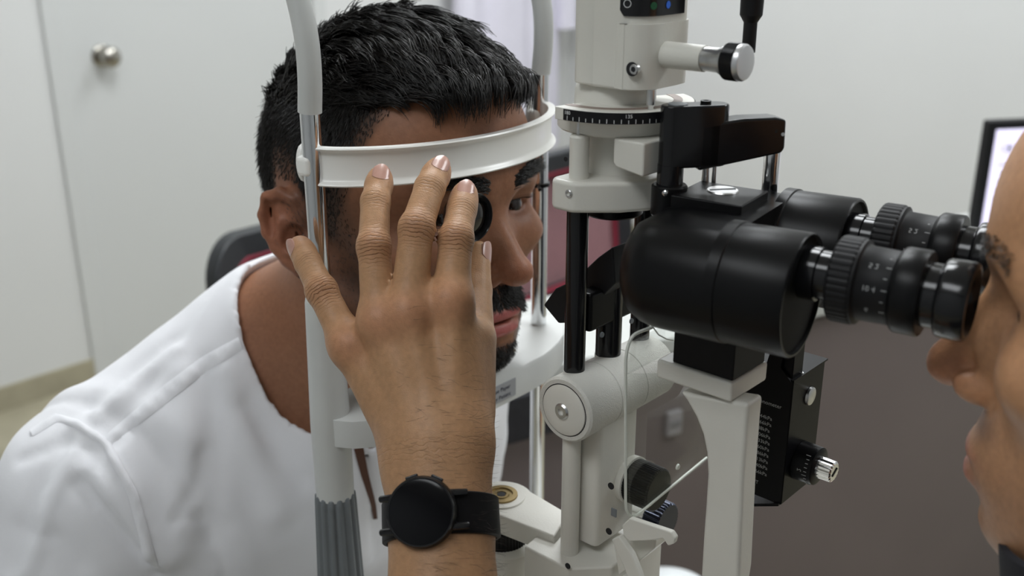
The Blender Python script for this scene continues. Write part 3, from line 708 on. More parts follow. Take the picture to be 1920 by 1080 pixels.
# ------------------------------------------------------------------ tonometer box hanging behind the support arm
tn0 = onY(1490, 706, .004)                  # near top corner of the box front
tx0 = tn0[0]; tz1 = tn0[2]
bxx = [onY(1425, 690, .004), onY(1490, 715, .004), onY(1545, 690, .004)]
yT = .010
near_t = onY(1488, 715, yT); left_t = onY(1422, 688, yT); right_t = onX(1546, 694, near_t[0])
bot_n = zat(1462, 948, near_t[0], yT)
th_ = right_t[1] - yT
M_TON = mat('black_lacquer', (0.006, 0.006, 0.007), 0.32, var=0.1, spec=0.12)
ton = thing('tonometer', (near_t[0], yT, bot_n), 'black tonometer box with force dial hanging behind the cream arm', 'tonometer')
cxm = (left_t[0] + near_t[0]) / 2
MB().box((cxm - .004, yT + th_ / 2, (near_t[2] + bot_n) / 2 - .0), (near_t[0] - left_t[0] + .008, th_, near_t[2] - bot_n)).build('case', M_TON, ton, .0008)
MB().prism([V(left_t[0] - .010, yT - .001, near_t[2]), V(near_t[0] + .0008, yT - .001, near_t[2]), V(near_t[0] + .0008, yT + th_ + .001, near_t[2]), V(left_t[0] - .010, yT + th_ + .001, near_t[2])], (0, 0, .0009)).build('top_plate', M_TON, ton)
MB().prism([V(left_t[0] - .012, yT - .0012, bot_n - .012), V(near_t[0] - .001, yT - .0012, bot_n + .0015), V(near_t[0] - .001, yT + th_ + .001, bot_n + .0015), V(left_t[0] - .012, yT + th_ + .001, bot_n - .012)], (0, 0, -.0018)).build('bottom_plate', M_TON, ton)
bracket_pts = [onY(px, py, yT - .002) for px, py in ((1446, 655), (1470, 655), (1464, 690), (1484, 718), (1424, 720))]
MB().prism(bracket_pts, (0, .003, 0)).build('hanger', M_TON, ton)
MB().box((near_t[0] - .004, yT + .006, near_t[2] + .012), (.006, .012, .026)).build('hanger_post', M_TON, ton, .001)
screw_head(ton, onZ(1503, 699, near_t[2] + .001), (0, 0, 1), .0012)
fx_ = near_t[0] + .0002
MB().lathe([(0, .0052), (.0012, .0050), (.0014, .0046), (.0014, .0002)], onX(1518, 742, fx_), (1, 0, 0), 32).build('cover_button', M_STEEL, ton, angle=35)
dk = onX(1500, 862, fx_)
MB().lathe([(0, .0110), (.0110, .0106), (.0115, .0095), (.0115, .0003)], dk, (1, 0, 0), 56).build('force_dial', M_TON, ton, angle=35)
MB().lathe([(.0112, .0056), (.0116, .0061), (.0195, .0059), (.0202, .0050), (.0202, .0003)], dk, (1, 0, 0), 96, rad=lambda t, r, k, th: r * (1 - .08 * (0.5 + 0.5 * math.cos(16 * th)))).build('dial_grip', mat('bright_aluminium', (0.75, 0.75, 0.75), 0.2, 1.0), ton, angle=30)
MB().box(dk + V(.0203, 0, 0), (.0006, .0058, .0010), axes=(V(1, 0, 0), unit(V(0, 1, .6)), unit(V(0, -.6, 1)))).build('grip_slot', M_BLACK, ton)
_, u_, v_ = frame(V(1, 0, 0))
for i in range(15):
    th = math.radians(130 + i * 12)
    d1 = u_ * math.cos(th) + v_ * math.sin(th)
    L = .0026 if i % 5 == 0 else .0016
    p = dk + d1 * .0110
    MB().box(p + V(.0092 - L / 2, 0, 0), (L, .0003, .0003)).build('dial_tick', M_MARKD, ton)
for i, s in ((4, '2'), (9, '1')):
    th = math.radians(130 + i * 12); d1 = u_ * math.cos(th) + v_ * math.sin(th); d2 = np.cross(V(1, 0, 0), d1)
    tm = MB(); add_text(tm, s, .0034, lambda x, y: dk + d1 * .0112 + V(.005 + y, 0, 0) - d2 * x); tm.build('numeral', M_MARKD, ton, smooth=False)
tm = MB(); fc = near_t[0] - .0115
zt_ = near_t[2]
tz = zat(1443, 757, fc, yT)
add_text(tm, 'Tonometer', .0032, lambda x, y: V(fc + x - .001, yT - .0004, tz + y)); tm.build('lettering', M_MARKD, ton, smooth=False)
rows = ['0.44kPa', '0.66kPa', '.88kPa', '1.06kPa', '1.33kPa', '1.60kPa', '1.86kPa', '2.13kPa', '2.40kPa', '2.66kPa']
for i, s in enumerate(rows):
    tm = MB(); z_ = zat(1440 - i, 780 + i * 11.5, fc - .004, yT)
    add_text(tm, s, .0030, lambda x, y: V(fc - .003 + x, yT - .0004, z_ + y)); tm.build('lettering', M_MARKD, ton, smooth=False)
tm = MB(); z_ = zat(1430, 902, fc - .005, yT)
add_text(tm, 'OUT', .0030, lambda x, y: V(fc - .006 + x, yT - .0004, z_ + y)); tm.build('lettering', M_MARKD, ton, smooth=False)
# ------------------------------------------------------------------ furniture in the background
M_DESKT = mat('white_laminate', (0.50, 0.51, 0.49), 0.35, var=0.02)
M_DESKB = mat('brown_laminate', (0.165, 0.134, 0.130), 0.5, var=0.05, vscale=4)
M_BLKF = mat('black_fabric', (0.02, 0.02, 0.024), 0.8, var=0.2, vscale=90)
M_MESH = mat('maroon_mesh', (0.30, 0.165, 0.175), 0.8, var=0.10, vscale=200, bump=0.4, bscale=700)
M_RED = mat('red_piping', (0.20, 0.012, 0.03), 0.6)
M_FRAME = mat('charcoal_plastic', (0.022, 0.024, 0.027), 0.42)
d0 = onZ(1060, 680, .75); d1 = onZ(1560, 562, .75)
dd = unit(d1 - d0); dn = V(-dd[1], dd[0], 0)         # dn points back, away from the viewer side
if dn[0] > 0: dn = -dn
s0, s1, dep = -.40, 1.55, .235
def D(s, b, z): return V(d0[0], d0[1], 0) + dd * s + dn * b + V(0, 0, z)
axs = (dd, dn, V(0, 0, 1))
dk_ = thing('desk', D(.5, .2, 0), 'brown desk with a white top behind the slit lamp', 'desk')
MB().box(D((s0 + s1) / 2, dep / 2, .7375), (s1 - s0, dep, .025), axes=axs).build('desktop', M_DESKT, dk_, .003)
MB().box(D((s0 + s1) / 2, .035, .355), (s1 - s0 - .04, .03, .71), axes=axs).build('front_panel', M_DESKB, dk_, .002)
for s in (s0 + .03, s1 - .03):
    MB().box(D(s, dep / 2 + .03, .355), (.03, dep - .08, .71), axes=axs).build('side_panel', M_DESKB, dk_, .002)
# black drawer under the near end of the top
dw = MB().box(D(-.17, .010, .690), (.50, .05, .068), axes=axs).build('drawer', M_BLKF, dk_, .003)
# small power socket on the panel
so_ = onZ(1262, 792, .0); rr = _ray(1262, 792)
tt = ((D(0, .018, 0) - CAM) @ dn) / (rr @ dn); sp_ = CAM + rr * tt
sk = MB().box(sp_, (.028, .012, .040), axes=axs).build('power_socket', mat('pale_socket', (0.36, 0.34, 0.35), 0.5), None, .003)
tag(sk, 'small pale power socket on the brown desk panel', 'socket')
MB().box(sp_ - dn * .0065, (.018, .002, .010), axes=axs).build('socket_cover', mat('grey_socket', (0.24, 0.23, 0.24), 0.5), sk)

# two visitor chairs behind the desk
def chair(name, xc, yc, label):
    t = thing(name, (xc + .25, yc, 0), label, 'chair', 'visitor chairs behind the desk')
    z0, z1, hw, r = .52, .850, .235, .07
    def outl(inset, rr, n=8):
        pts = []
        for cy, cz, a0 in ((yc + hw - inset - rr, z1 - inset - rr, 0), (yc - hw + inset + rr, z1 - inset - rr, 90), (yc - hw + inset + rr, z0 + inset + rr, 180), (yc + hw - inset - rr, z0 + inset + rr, 270)):
            for k in range(n + 1):
                a = math.radians(a0 + 90 * k / n); pts.append((cy + rr * math.cos(a), cz + rr * math.sin(a)))
        return pts
    def P3(y, z, dx=0.0): return V(xc + dx - .10 * (z - z0) + .05 * ((y - yc) / hw) ** 2, y, z)
    o = outl(0, r); i = outl(.042, r * .62); n = len(o)
    vs = [P3(*p, .016) for p in o] + [P3(*p, .016) for p in i] + [P3(*p, -.016) for p in o] + [P3(*p, -.016) for p in i]
    fs = []
    for k in range(n):
        j = (k + 1) % n
        fs += [(k, j, n + j, n + k), (2 * n + k, 3 * n + k, 3 * n + j, 2 * n + j), (k, 2 * n + k, 2 * n + j, j), (n + k, n + j, 3 * n + j, 3 * n + k)]
    MB().add(vs, fs).build('back_frame', M_FRAME, t, .004)
    MB().tube([P3(*p, .012) for p in i] + [P3(*i[0], .012)], .006, 8, cap=False).build('piping', M_RED, t)
    g = MB(); vs = []; fs = []; NY, NZ = 14, 10
    for a in range(NY + 1):
        for b in range(NZ + 1):
            y = yc - hw + .04 + (2 * hw - .08) * a / NY; z = z0 + .04 + (z1 - z0 - .08) * b / NZ
            vs.append(P3(y, z, .004)); 
    for a in range(NY):
        for b in range(NZ): fs.append((a * (NZ + 1) + b, (a + 1) * (NZ + 1) + b, (a + 1) * (NZ + 1) + b + 1, a * (NZ + 1) + b + 1))
    k0 = len(vs); vs += [v - V(.006, 0, 0) for v in vs]; fs += [tuple(k0 + q for q in f[::-1]) for f in fs]
    MB().add(vs, fs).build('back_mesh', M_MESH, t)
    # slot in the frame
    MB().box(P3(yc - hw + .020, .775, .0165), (.004, .012, .040)).build('frame_slot', M_WALL, t, .002)
    MB().box((xc + .17, yc, .445), (.34, .46, .05)).build('seat', M_MESH, t, .02, 3)
    for sx in (.02, .31):
        for sy in (-.2, .2):
            MB().tube([V(xc + sx, yc + sy, .42), V(xc + sx, yc + sy, .0)], .012, 12).build('leg', M_FRAME, t)
    for sy in (-.14, .14): MB().tube([V(xc + .06, yc + sy, .44), V(xc + .0, yc + sy, .52), V(xc - .012, yc + sy, .62)], .012, 10).build('back_stay', M_FRAME, t)
chair('visitor_chair', -.90, .585, 'maroon mesh chair with black frame behind the patient shoulder')
chair('visitor_chair', -.90, 1.185, 'maroon mesh chair with black frame beside the far chrome pole')

# monitor on the desk
mo = onD(1858, 228, 1.86)
mt = thing('monitor', (mo[0] + .12, mo[1] + .14, .75), 'black monitor with a pale lilac screen behind the examiner', 'monitor')
ma = unit(V(.60, .80, 0)); mn = V(ma[1], -ma[0], 0)
W_, H_ = .42, .215
mc = V(mo[0], mo[1], mo[2]) + ma * (W_ / 2) - V(0, 0, H_ / 2)
max_ = (ma, -mn, V(0, 0, 1))
MB().box(mc - mn * .012, (W_, .024, H_), axes=max_).build('case', M_BLKM, mt, .004)
M_SCR = mat('lit_screen', (0.6, 0.58, 0.72), 0.3, var=0.02, emit=(0.80, 0.76, 1.0), estr=0.75)
scr = MB().box(mc + mn * .0005, (W_ - .028, .001, H_ - .03), axes=max_).build('screen', M_SCR, mt)
ic = mc - ma * (W_ / 2 - .045) + V(0, 0, H_ / 2 - .05) + mn * .0015
M_INK = mat('dark_screen_print', (0.05, 0.05, 0.07), 0.5)
g = MB()
for s in (-1, 1):
    g.tube([ic + ma * (.016 * math.cos(a)) + V(0, 0, s * .006 * math.sin(a)) for a in np.linspace(0, math.pi, 14)], .0006, 6)
g.lathe([(0, .004), (.0005, .004)], ic, mn, 16)
g.build('screen_icon', M_INK, scr)
for k in range(5):
    MB().box(ic + V(0, 0, -.03 - .016 * k) + ma * (.004 * (k % 2)), (.036 - .006 * (k % 3), .0006, .0022), axes=max_).build('screen_line', M_MARKD, scr)
MB().box(V(mc[0], mc[1], .81) - mn * .03, (.05, .02, .10), axes=max_).build('stand', M_BLKM, mt, .003)
MB().box(V(mc[0], mc[1], .7575) - mn * .03, (.20, .13, .012), axes=max_).build('stand_base', M_BLKM, mt, .003)

# white round bin in front of the desk
bn = onZ(1258, 1092, .48)
tag(MB().lathe([(0, .050), (.004, .054), (.435, .066), (.44, .069), (.45, .069), (.466, .056), (.477, .032), (.48, .001)], (bn[0], bn[1], 0), (0, 0, 1), 48).build('waste_bin', mat('bin_white', (0.82, 0.85, 0.86), 0.4), None, angle=40), 'round white bin with a domed lid below the slit lamp', 'bin')

# white coat hanging on the wall behind the patient
ch = onX(935, 60, R['x0'])
ct_ = thing('white_coat', (R['x0'] + .05, ch[1], .35), 'white coat hanging on the wall above the patient', 'coat')
M_COAT = mat('lilac_white_cotton', (0.72, 0.70, 0.80), 0.85, var=0.03, vscale=12)
vs = []; fs = []; NU, NV = 64, 26
for b in range(NV + 1):
    t = b / NV; z = 1.62 - 1.22 * t
    hw_ = (.05 + .20 * min(1, t / .14) ** .7) * (1 + .12 * t)
    for a in range(NU):
        th = 2 * math.pi * a / NU
        fold = 1 + (.22 * math.sin(7 * th + 2.2 * t) + .12 * math.sin(13 * th)) * min(1, t * 3)
        vs.append(V(R['x0'] + .075 + .055 * math.sin(th) * fold, ch[1] + hw_ * math.cos(th), z))
for b in range(NV):
    for a in range(NU): fs.append((b * NU + a, b * NU + (a + 1) % NU, (b + 1) * NU + (a + 1) % NU, (b + 1) * NU + a))
fs.append(tuple(range(NU))); fs.append(tuple(NV * NU + a for a in range(NU - 1, -1, -1)))
MB().add(vs, fs).build('coat_body', M_COAT, ct_, angle=80)
for s in (-1, 1):
    MB().tube([V(R['x0'] + .08, ch[1] + s * .19, 1.52), V(R['x0'] + .10, ch[1] + s * .27, 1.30), V(R['x0'] + .10, ch[1] + s * .29, .88)], lambda t: .055 - .008 * t, 20).build('sleeve', M_COAT, ct_)
hk = MB().tube([V(R['x0'], ch[1], 1.66), V(R['x0'] + .05, ch[1], 1.655), V(R['x0'] + .07, ch[1], 1.69)], .006, 10).build('coat_hook', M_STEEL)
tag(hk, 'steel wall hook holding the white coat', 'hook')
# ------------------------------------------------------------------ implicit-surface modeller (for bodies and cloth)
def s_sph(P, c, r): return np.linalg.norm(P - np.asarray(c, np.float32), axis=1) - r
def s_ell(P, c, r, Rm=None):
    q = P - np.asarray(c, np.float32)
    if Rm is not None: q = q @ np.asarray(Rm, np.float32)
    r = np.asarray(r, np.float32); a = q / r; k0 = np.sqrt((a * a).sum(1)) + 1e-9; b = a / r; k1 = np.sqrt((b * b).sum(1)) + 1e-9
    return k0 * (k0 - 1) / k1
def s_cap(P, a, b, ra, rb=None):
    rb = ra if rb is None else rb
    a = np.asarray(a, np.float32); b = np.asarray(b, np.float32); ab = b - a; q = P - a
    t = np.clip((q @ ab) / (ab @ ab + 1e-12), 0, 1)
    d = q - t[:, None] * ab
    return np.sqrt((d * d).sum(1)) - (ra + (rb - ra) * t)
def s_fcap(P, a, b, ra, rb, n, flat):
    """capsule flattened along unit vector n (thickness factor flat)."""
    a = np.asarray(a, np.float32); b = np.asarray(b, np.float32); n = np.asarray(n, np.float32); ab = b - a; q = P - a
    t = np.clip((q @ ab) / (ab @ ab + 1e-12), 0, 1)
    d = q - t[:, None] * ab; dn = d @ n
    d = d + np.outer(dn * (1.0 / flat - 1.0), n)
    return (np.sqrt((d * d).sum(1)) - (ra + (rb - ra) * t)) * (0.5 + 0.5 * flat)
def smin(a, b, k):
    h = np.clip(0.5 + 0.5 * (b - a) / k, 0, 1); return b + (a - b) * h - k * h * (1 - h)
def smax(a, b, k): return -smin(-a, -b, k)
def chain(P, pts, rad, k=0.004):
    d = None
    for i in range(len(pts) - 1):
        e = s_cap(P, pts[i], pts[i + 1], rad[i], rad[i + 1]); d = e if d is None else np.minimum(d, e) if k == 0 else smin(d, e, k)
    return d
def axis_grid(segs):
    """segs: list of (start, end, spacing) joined end to end."""
    out = []
    for a, b, h in segs:
        n = max(1, int(round((b - a) / h))); out.append(np.linspace(a, b, n, endpoint=False))
    out.append([segs[-1][1]]); return np.concatenate(out).astype(np.float32)
def polygonise(fn, gx, gy, gz, B=8, slack=1.6):
    nx, ny, nz = len(gx), len(gy), len(gz)
    def blocks(n): return [(i, min(i + B, n)) for i in range(0, n, B)]
    bx, by, bz = blocks(nx), blocks(ny), blocks(nz)
    ce = []; hd = []
    def mids(g, bl): return np.array([(g[a] + g[b - 1]) / 2 for a, b in bl], np.float32), np.array([(g[min(b, len(g) - 1)] - g[a]) / 2 for a, b in bl], np.float32)
    mx, hx = mids(gx, bx); my, hy = mids(gy, by); mz, hz_ = mids(gz, bz)
    X, Y, Z = np.meshgrid(mx, my, mz, indexing='ij'); HX_, HY_, HZ_ = np.meshgrid(hx, hy, hz_, indexing='ij')
    cd = fn(np.stack([X.ravel(), Y.ravel(), Z.ravel()], 1)).reshape(X.shape)
    rad = np.sqrt(HX_ ** 2 + HY_ ** 2 + HZ_ ** 2) * slack + .002
    vol = np.empty((nx, ny, nz), np.float32)
    act = np.abs(cd) < rad
    sg = np.where(cd < 0, -1.0, 1.0).astype(np.float32)
    vol[:] = np.repeat(np.repeat(np.repeat(sg, B, 0)[:nx], B, 1)[:, :ny], B, 2)[:, :, :nz]
    idx = np.argwhere(act)
    o = np.arange(B)
    CH = 400
    for s in range(0, len(idx), CH):
        ii = idx[s:s + CH]
        ix = np.minimum(ii[:, 0:1] * B + o, nx - 1); iy = np.minimum(ii[:, 1:2] * B + o, ny - 1); iz = np.minimum(ii[:, 2:3] * B + o, nz - 1)
        IX = np.broadcast_to(ix[:, :, None, None], (len(ii), B, B, B)).ravel(); IY = np.broadcast_to(iy[:, None, :, None], (len(ii), B, B, B)).ravel(); IZ = np.broadcast_to(iz[:, None, None, :], (len(ii), B, B, B)).ravel()
        vol[IX, IY, IZ] = fn(np.stack([gx[IX], gy[IY], gz[IZ]], 1))
    ins = vol < 0
    c = [ins[dx:nx - 1 + dx, dy:ny - 1 + dy, dz:nz - 1 + dz] for dx in (0, 1) for dy in (0, 1) for dz in (0, 1)]
    anyi = c[0].copy(); alli = c[0].copy()
    for q in c[1:]: anyi |= q; alli &= q
    cells = np.argwhere(anyi & ~alli)
    cid = -np.ones((nx - 1, ny - 1, nz - 1), np.int32); cid[cells[:, 0], cells[:, 1], cells[:, 2]] = np.arange(len(cells))
    acc = np.zeros((len(cells), 3)); cnt = np.zeros(len(cells))
    cor = [(dx, dy, dz) for dx in (0, 1) for dy in (0, 1) for dz in (0, 1)]
    G = (gx, gy, gz)
    def corner(d): 
        I = cells + np.array(d); return np.stack([gx[I[:, 0]], gy[I[:, 1]], gz[I[:, 2]]], 1), vol[I[:, 0], I[:, 1], I[:, 2]]
    for a in cor:
        for ax in range(3):
            if a[ax] == 1: continue
            b = list(a); b[ax] = 1
            pa, va = corner(a); pb, vb = corner(tuple(b))
            m_ = (va < 0) != (vb < 0)
            t = np.where(m_, va / np.where(np.abs(va - vb) < 1e-12, 1, va - vb), 0)
            acc += np.where(m_[:, None], pa + (pb - pa) * t[:, None], 0); cnt += m_
    vert = acc / np.maximum(cnt, 1)[:, None]
    quads = []
    for ax in range(3):
        sl1 = [slice(None)] * 3; sl2 = [slice(None)] * 3; sl1[ax] = slice(0, -1); sl2[ax] = slice(1, None)
        A_, B_ = ins[tuple(sl1)], ins[tuple(sl2)]
        e = np.argwhere(A_ != B_)
        o1, o2 = [(1, 2), (2, 0), (0, 1)][ax]
        ok = (e[:, o1] > 0) & (e[:, o2] > 0) & (e[:, o1] < vol.shape[o1] - 1) & (e[:, o2] < vol.shape[o2] - 1)
        e = e[ok]
        def cc(d1, d2):
            q = e.copy(); q[:, o1] -= d1; q[:, o2] -= d2; return cid[q[:, 0], q[:, 1], q[:, 2]]
        q = np.stack([cc(1, 1), cc(0, 1), cc(0, 0), cc(1, 0)], 1)
        fl = B_[e[:, 0], e[:, 1], e[:, 2]]
        q[fl] = q[fl][:, ::-1]
        quads.append(q)
    q = np.concatenate(quads); q = q[(q >= 0).all(1)]
    return vert.astype(np.float32), q
def mesh_obj(name, verts, quads, material, parent=None, colors=None, extra=None):
    c = (verts.min(0) + verts.max(0)) / 2
    me = bpy.data.meshes.new(name)
    me.vertices.add(len(verts)); me.vertices.foreach_set('co', (verts - c).astype(np.float32).ravel())
    k = quads.shape[1]
    me.loops.add(quads.size); me.loops.foreach_set('vertex_index', quads.astype(np.int32).ravel())
    me.polygons.add(len(quads)); me.polygons.foreach_set('loop_start', np.arange(0, quads.size, k, dtype=np.int32))
    me.update(calc_edges=True); me.validate()
    me.polygons.foreach_set('use_smooth', np.ones(len(me.polygons), bool))
    if colors is not None:
        at = me.color_attributes.new('tone', 'FLOAT_COLOR', 'POINT'); at.data.foreach_set('color', np.hstack([np.clip(colors, 0, 1), np.ones((len(colors), 1))]).astype(np.float32).ravel())
    me.materials.append(material)
    o = bpy.data.objects.new(name, me); COL.objects.link(o)
    c = c.astype(float)
    if parent is not None: o.parent = parent; o.location = Vector(c - wloc(parent))
    else: o.location = Vector(c)
    return o
def vnormals(v, q):
    n = np.cross(v[q[:, 2]] - v[q[:, 0]], v[q[:, 3]] - v[q[:, 1]]); out = np.zeros_like(v)
    for k in range(4): np.add.at(out, q[:, k], n)
    return out / (np.linalg.norm(out, axis=1, keepdims=True) + 1e-12)
def noise3(P, f, seed=0):
    """cheap smooth noise: sum of rotated sines."""
    r = np.random.default_rng(seed); out = np.zeros(len(P), np.float32)
    for i in range(6):
        k = r.normal(size=3); k = k / np.linalg.norm(k) * f * (0.7 + 0.6 * r.random()); out += np.sin(P @ k.astype(np.float32) + r.random() * 6.28)
    return out / 3.0
def tone_mat(name, rough=0.45, sss=0.15, bump=0.15, bscale=900, spec=0.4, radius=(0.010, 0.004, 0.002), crease=False):
    M = bpy.data.materials.new(name); M.use_nodes = True; nt = M.node_tree; b = nt.nodes['Principled BSDF']
    at = nt.nodes.new('ShaderNodeAttribute'); at.attribute_name = 'tone'
    tc = nt.nodes.new('ShaderNodeTexCoord'); n = nt.nodes.new('ShaderNodeTexNoise'); n.inputs['Scale'].default_value = 320; n.inputs['Detail'].default_value = 5
    nt.links.new(tc.outputs['Object'], n.inputs['Vector'])
    mr = nt.nodes.new('ShaderNodeMapRange'); mr.inputs['From Min'].default_value = .3; mr.inputs['From Max'].default_value = .7; mr.inputs['To Min'].default_value = .90; mr.inputs['To Max'].default_value = 1.08
    nt.links.new(n.outputs['Fac'], mr.inputs['Value'])
    mu = nt.nodes.new('ShaderNodeVectorMath'); mu.operation = 'SCALE'; nt.links.new(at.outputs['Color'], mu.inputs[0]); nt.links.new(mr.outputs[0], mu.inputs['Scale'])
    nt.links.new(mu.outputs[0], b.inputs['Base Color'])
    b.inputs['Roughness'].default_value = rough; b.inputs['Specular IOR Level'].default_value = spec
    if sss:
        b.inputs['Subsurface Weight'].default_value = sss; b.inputs['Subsurface Radius'].default_value = radius; b.inputs['Subsurface Scale'].default_value = 0.4
    n2 = nt.nodes.new('ShaderNodeTexVoronoi'); n2.inputs['Scale'].default_value = bscale; nt.links.new(tc.outputs['Object'], n2.inputs['Vector'])
    bp = nt.nodes.new('ShaderNodeBump'); bp.inputs['Strength'].default_value = bump; bp.inputs['Distance'].default_value = 0.0006; nt.links.new(n2.outputs['Distance'], bp.inputs['Height']); nt.links.new(bp.outputs[0], b.inputs['Normal'])
    if crease:      # skin folds over the finger joints, from two smooth attributes: distance along the finger and weight
        def math_n(op, a, c=None):
            k = nt.nodes.new('ShaderNodeMath'); k.operation = op
            for i_, x_ in enumerate((a, c)):
                if x_ is None: continue
                if isinstance(x_, (int, float)): k.inputs[i_].default_value = x_
                else: nt.links.new(x_, k.inputs[i_])
            return k.outputs[0]
        a1 = nt.nodes.new('ShaderNodeAttribute'); a1.attribute_name = 'along'; a2 = nt.nodes.new('ShaderNodeAttribute'); a2.attribute_name = 'fold'
        nz = nt.nodes.new('ShaderNodeTexNoise'); nz.inputs['Scale'].default_value = 170; nz.inputs['Detail'].default_value = 3; nt.links.new(tc.outputs['Object'], nz.inputs['Vector'])
        ph_ = math_n('ADD', math_n('MULTIPLY', a1.outputs['Fac'], 3300.0), math_n('MULTIPLY', nz.outputs['Fac'], 13.0))
        rd = math_n('MULTIPLY', math_n('POWER', math_n('MAXIMUM', math_n('SINE', ph_), 0.0), 3.0), a2.outputs['Fac'])
        b2 = nt.nodes.new('ShaderNodeBump'); b2.inputs['Strength'].default_value = .7; b2.inputs['Distance'].default_value = .0010; b2.invert = True
        nt.links.new(rd, b2.inputs['Height']); nt.links.new(bp.outputs[0], b2.inputs['Normal']); nt.links.new(b2.outputs[0], b.inputs['Normal'])
        mx = nt.nodes.new('ShaderNodeMix'); mx.data_type = 'RGBA'; mx.inputs[7].default_value = (.20, .085, .045, 1)
        nt.links.new(math_n('MULTIPLY', rd, .55), mx.inputs[0]); nt.links.new(mu.outputs[0], mx.inputs[6]); nt.links.new(mx.outputs[2], b.inputs['Base Color'])
    return M
def strands(name, roots, dirs_fn, length, seg, radius, material, parent, wob=0.15):
    """hair: thin three-sided tapering strands grown from root points; dirs_fn(points, t) -> unit directions."""
    N = len(roots); P = roots.copy(); pts = [P.copy()]
    L = length if np.ndim(length) else np.full(N, length)
    rnd = RNG.normal(size=(N, 3)) * wob
    for s in range(seg):
        d = dirs_fn(P, (s + .5) / seg) + rnd * (0.5 + s / seg); d /= np.linalg.norm(d, axis=1, keepdims=True) + 1e-9
        P = P + d * (L / seg)[:, None]; pts.append(P.copy())
    pts = np.stack(pts, 1)                                  # N, seg+1, 3
    return strand_mesh(name, pts, radius, material, parent)
def strand_mesh(name, pts, radius, material, parent):
    N, K, _ = pts.shape; seg = K - 1
    tan = np.gradient(pts, axis=1); tan /= np.linalg.norm(tan, axis=2, keepdims=True) + 1e-9
    ref = np.array([.31, .52, .79]); u = np.cross(tan, ref); u /= np.linalg.norm(u, axis=2, keepdims=True) + 1e-9; v = np.cross(tan, u)
    t = np.linspace(0, 1, K); rr = (radius * (1 - .75 * t ** 2))[None, :, None]
    ring = np.stack([pts + rr * (u * math.cos(a) + v * math.sin(a)) for a in (0, 2.094, 4.189)], 2)
    verts = ring.reshape(-1, 3)
    base = (np.arange(N) * K * 3)[:, None, None]
    si = (np.arange(seg) * 3)[None, :, None]; k = np.arange(3)[None, None, :]; k2 = ((np.arange(3) + 1) % 3)[None, None, :]
    q = np.stack([base + si + k, base + si + k2, base + si + 3 + k2, base + si + 3 + k], -1).reshape(-1, 4)
    return mesh_obj(name, verts.astype(np.float32), q, material, parent)
def sample_surface(v, q, mask, n):
    c = v[q].mean(1); w_ = np.linalg.norm(np.cross(v[q[:, 2]] - v[q[:, 0]], v[q[:, 3]] - v[q[:, 1]]), axis=1) * mask(c)
    idx = RNG.choice(len(q), n, p=w_ / w_.sum()); a = RNG.random((n, 1)); b = RNG.random((n, 1)); Q = v[q[idx]]
    p = Q[:, 0] * (1 - a) * (1 - b) + Q[:, 1] * a * (1 - b) + Q[:, 2] * a * b + Q[:, 3] * (1 - a) * b
    nn = np.cross(Q[:, 2] - Q[:, 0], Q[:, 3] - Q[:, 1]); nn /= np.linalg.norm(nn, axis=1, keepdims=True) + 1e-12
    return p, nn
def sstep(x, a, b): 
    t = np.clip((x - a) / (b - a), 0, 1); return t * t * (3 - 2 * t)
# ------------------------------------------------------------------ heads
def rotm(yaw, pitch, roll):
    cy, sy, cp, sp, cr, sr = math.cos(yaw), math.sin(yaw), math.cos(pitch), math.sin(pitch), math.cos(roll), math.sin(roll)
    return np.array([[cy, -sy, 0], [sy, cy, 0], [0, 0, 1]]) @ np.array([[cp, 0, -sp], [0, 1, 0], [sp, 0, cp]]) @ np.array([[1, 0, 0], [0, cr, -sr], [0, sr, cr]])
E1 = unit(V(-.90, .40, 0)); E2 = unit(V(-.05, .08, 1.0)); E3 = np.cross(E1, E2)
if E3[1] < 0: E3 = -E3
EARO = V(-.077, .0715, -.012); ES = .90
def earp(a, b, c=0.0): return EARO + (E1 * a + E2 * b + E3 * c) * ES
ER = np.stack([E1, E2, E3], 1)
def ear_sdf(m):
    m = ((m - EARO.astype(np.float32)) / ES + EARO.astype(np.float32)).astype(np.float32)
    def earp(a, b, c=0.0): return EARO + E1 * a + E2 * b + E3 * c
    d = s_ell(m, earp(.014, .002, .001), (.0180, .0310, .0042), ER)
    hel = [earp(.003, .004, .000), earp(.0015, .016, .002), earp(.006, .0275, .003), earp(.015, .0330, .0035), earp(.0255, .0300, .004), earp(.0315, .0180, .004), earp(.0325, .0040, .0035), earp(.0285, -.0090, .003), earp(.0220, -.0200, .0022), earp(.0150, -.0280, .0018)]
    d = smin(d, chain(m, hel, [.0024, .0032, .0038, .0040, .0040, .0036, .0033, .0032, .0032, .0035], .003), .003)
    anti = [earp(.0125, .0190, .003), earp(.0205, .0120, .004), earp(.0225, .0000, .0045), earp(.0180, -.0110, .004), earp(.0100, -.0165, .0035)]
    d = smin(d, chain(m, anti, [.0022, .0028, .0030, .0030, .0026], .003), .003)
    d = smax(d, -s_ell(m, earp(.0105, -.001, .0062), (.0092, .0125, .0080), ER), .002)
    d = smax(d, -s_ell(m, earp(.0135, .0210, .0072), (.0050, .0060, .0045), ER), .002)
    d = smax(d, -s_ell(m, earp(.0255, .0150, .0070), (.0040, .0140, .0052), ER), .002)
    d = smin(d, s_ell(m, earp(.0010, -.004, .0020), (.0050, .0060, .0042), ER), .004)
    d = smin(d, s_ell(m, earp(.0085, -.0290, .0005), (.0082, .0085, .0038), ER), .004)
    return d * ES
